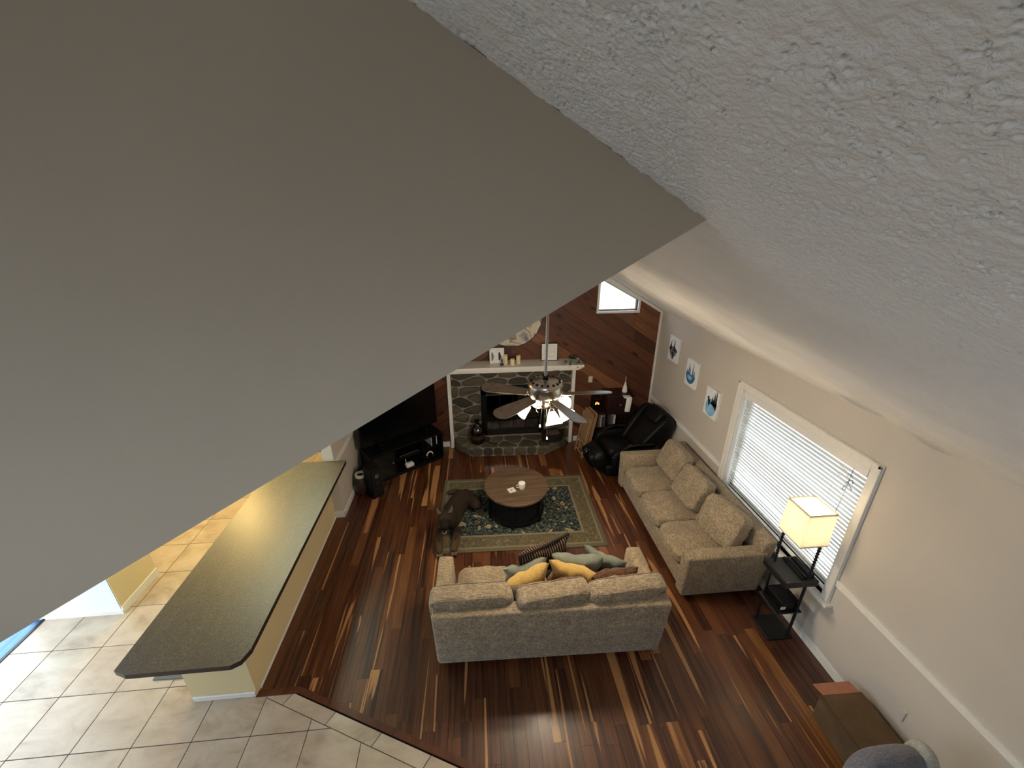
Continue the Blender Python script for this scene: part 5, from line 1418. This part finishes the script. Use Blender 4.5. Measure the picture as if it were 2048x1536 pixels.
# ------------------------------------------------------------------ the dog
def skin(nodes, edges, root, sub=2):
    me = bpy.data.meshes.new('skin'); me.from_pydata([n[0] for n in nodes], edges, [])
    o = bpy.data.objects.new('skin', me); COL.objects.link(o)
    md = o.modifiers.new('s', 'SKIN'); md.use_smooth_shade = True; md.branch_smoothing = .6
    for i, n in enumerate(nodes):
        sv = me.skin_vertices[0].data[i]; r_ = n[1]
        sv.radius = r_ if isinstance(r_, tuple) else (r_, r_); sv.use_root = (i == root)
    s_ = o.modifiers.new('d', 'SUBSURF'); s_.levels = sub; s_.render_levels = sub
    dg = bpy.context.evaluated_depsgraph_get(); dg.update()
    m2 = bpy.data.meshes.new_from_object(o.evaluated_get(dg))
    bpy.data.objects.remove(o)
    return m2
N = []; E_ = []
def nd(p, r_, par=None):
    N.append((p, r_)); i = len(N)-1
    if par is not None: E_.append((par, i))
    return i
# world-size coordinates: lying with forelegs stretched out, head raised, hips rolled to one side
mid = nd((.13, .42, .20), (.145, .165))
ches = nd((.03, .18, .21), (.15, .17), mid)
shl = nd((.0, .06, .25), (.135, .135), ches)
nk = nd((-.02, .0, .345), .105, shl)
hd = nd((-.035, -.06, .43), (.105, .092), nk)
hf = nd((-.04, -.115, .415), (.085, .074), hd)
mz = nd((-.045, -.185, .375), (.054, .048), hf)
nz = nd((-.05, -.235, .362), (.040, .034), mz)
hip = nd((.25, .65, .18), (.155, .16), mid)
rmp = nd((.28, .76, .14), (.10, .11), hip)
t1_ = nd((.25, .86, .06), .045, rmp); t2_ = nd((.12, .93, .05), .045, t1_); t3_ = nd((-.02, .92, .045), .030, t2_)
for sx in (-1, 1):
    e = nd((.0+sx*.11, .10, .11), .070, ches); f = nd((-.02+sx*.11, -.06, .066), .052, e); g = nd((-.035+sx*.095, -.21, .05), .045, f); h = nd((-.04+sx*.09, -.285, .038), (.050, .036), g)
th = nd((.37, .58, .13), .10, hip); kn = nd((.41, .44, .11), .075, th); hk = nd((.39, .60, .05), .045, kn); pw = nd((.37, .44, .036), (.040, .032), hk)
th = nd((.11, .62, .11), .095, hip); kn = nd((.03, .50, .08), .066, th); hk = nd((.02, .66, .046), .042, kn); pw = nd((-.05, .56, .036), (.040, .032), hk)
dm = skin(N, E_, mid)
at = dm.color_attributes.new('coat', 'FLOAT_COLOR', 'POINT')
for i, v in enumerate(dm.vertices):
    x, y, z = v.co
    tan = np.array((.080, .047, .024)); dark = np.array((.007, .005, .004)); red = np.array((.038, .023, .012)); c = red.copy()
    if z > .25 and y > .02: c = red*.55+dark*.45                       # darker saddle
    if y < -.02 and z < .10: c = tan*1.25                              # tan forelegs
    if z > .30 and y < .02: c = red*.8                                 # head
    if y < -.145 and z > .28: c = dark*.7                              # black muzzle
    if -.02 < y < .10 and .12 < z < .30 and y < .09: c = dark*.9+red*.2  # dark chest
    if y > .55 and z < .16: c = tan*.9
    at.data[i].color = (*c, 1)
for p in dm.polygons: p.use_smooth = True
dog = empty('dog', (-.425, 4.235, .012), R(4)); tag(dog, 'brown and black shepherd dog lying on the rug corner, head raised', 'dog')
body = obj('body', dm, DOGFUR, dog)
def ear(sx):
    bm = NB(); n = 8; base = Vector((-.035+sx*.066, -.052, .488)); tip = base+Vector((sx*.034, .010, .105))
    rings = []
    for i in range(n+1):
        t = i/n; c = base.lerp(tip, t)+Vector((sx*.010*math.sin(PI*t), 0, 0)); w_ = .038*(1-t)**.75+.002; d_ = .014*(1-t)+.002
        rings.append([bm.verts.new(c+Vector((w_*math.cos(a), d_*math.sin(a), 0))) for a in [k*2*PI/12 for k in range(12)]])
    for a, b in zip(rings, rings[1:]):
        for k in range(12): bm.faces.new((a[k], a[(k+1) % 12], b[(k+1) % 12], b[k]))
    bm.faces.new(rings[0]); bm.faces.new(rings[-1]); bmesh.ops.recalc_face_normals(bm, faces=bm.faces[:])
    return bm
DARKFUR = plain('black_brown_fur', (.014, .009, .007, 1), .9, var=.4, scale=90); TANFUR = plain('tan_fur', (.10, .065, .038, 1), .9, var=.3, scale=90)
for sx in (-1, 1):
    smooth(obj('ear', ear(sx), DARKFUR, dog), 80)
    o = obj('inner_ear', ear(sx), TANFUR, dog); o.scale = (.72, 1, .80); o.location = ((-.035+sx*.069)*.28, -.012, .492*.2); smooth(o, 80)
    smooth(obj('eye', lathe(NB(), [(0, -.010), (.009, -.004), (.010, 0), (.009, .004), (0, .010)], 12, mx=Matrix.Translation((-.040+sx*.040, -.172, .442))), BLACKGLOSS, dog))
    for k in range(3): smooth(obj('toe', supercube(NB(), .017, .028, .018, e=2.6, n=4, mx=Matrix.Translation((-.042+sx*.09+(k-1)*.024, -.292, .022))), TANFUR, dog), 80)
smooth(obj('nose', supercube(NB(), .020, .014, .014, e=2.6, n=5, mx=Matrix.Translation((-.052, -.270, .376))), BLACKGLOSS, dog), 80)
smooth(obj('chin', supercube(NB(), .030, .045, .008, e=2.6, n=5, mx=Matrix.Translation((-.05, -.222, .322))), TANFUR, dog), 80)
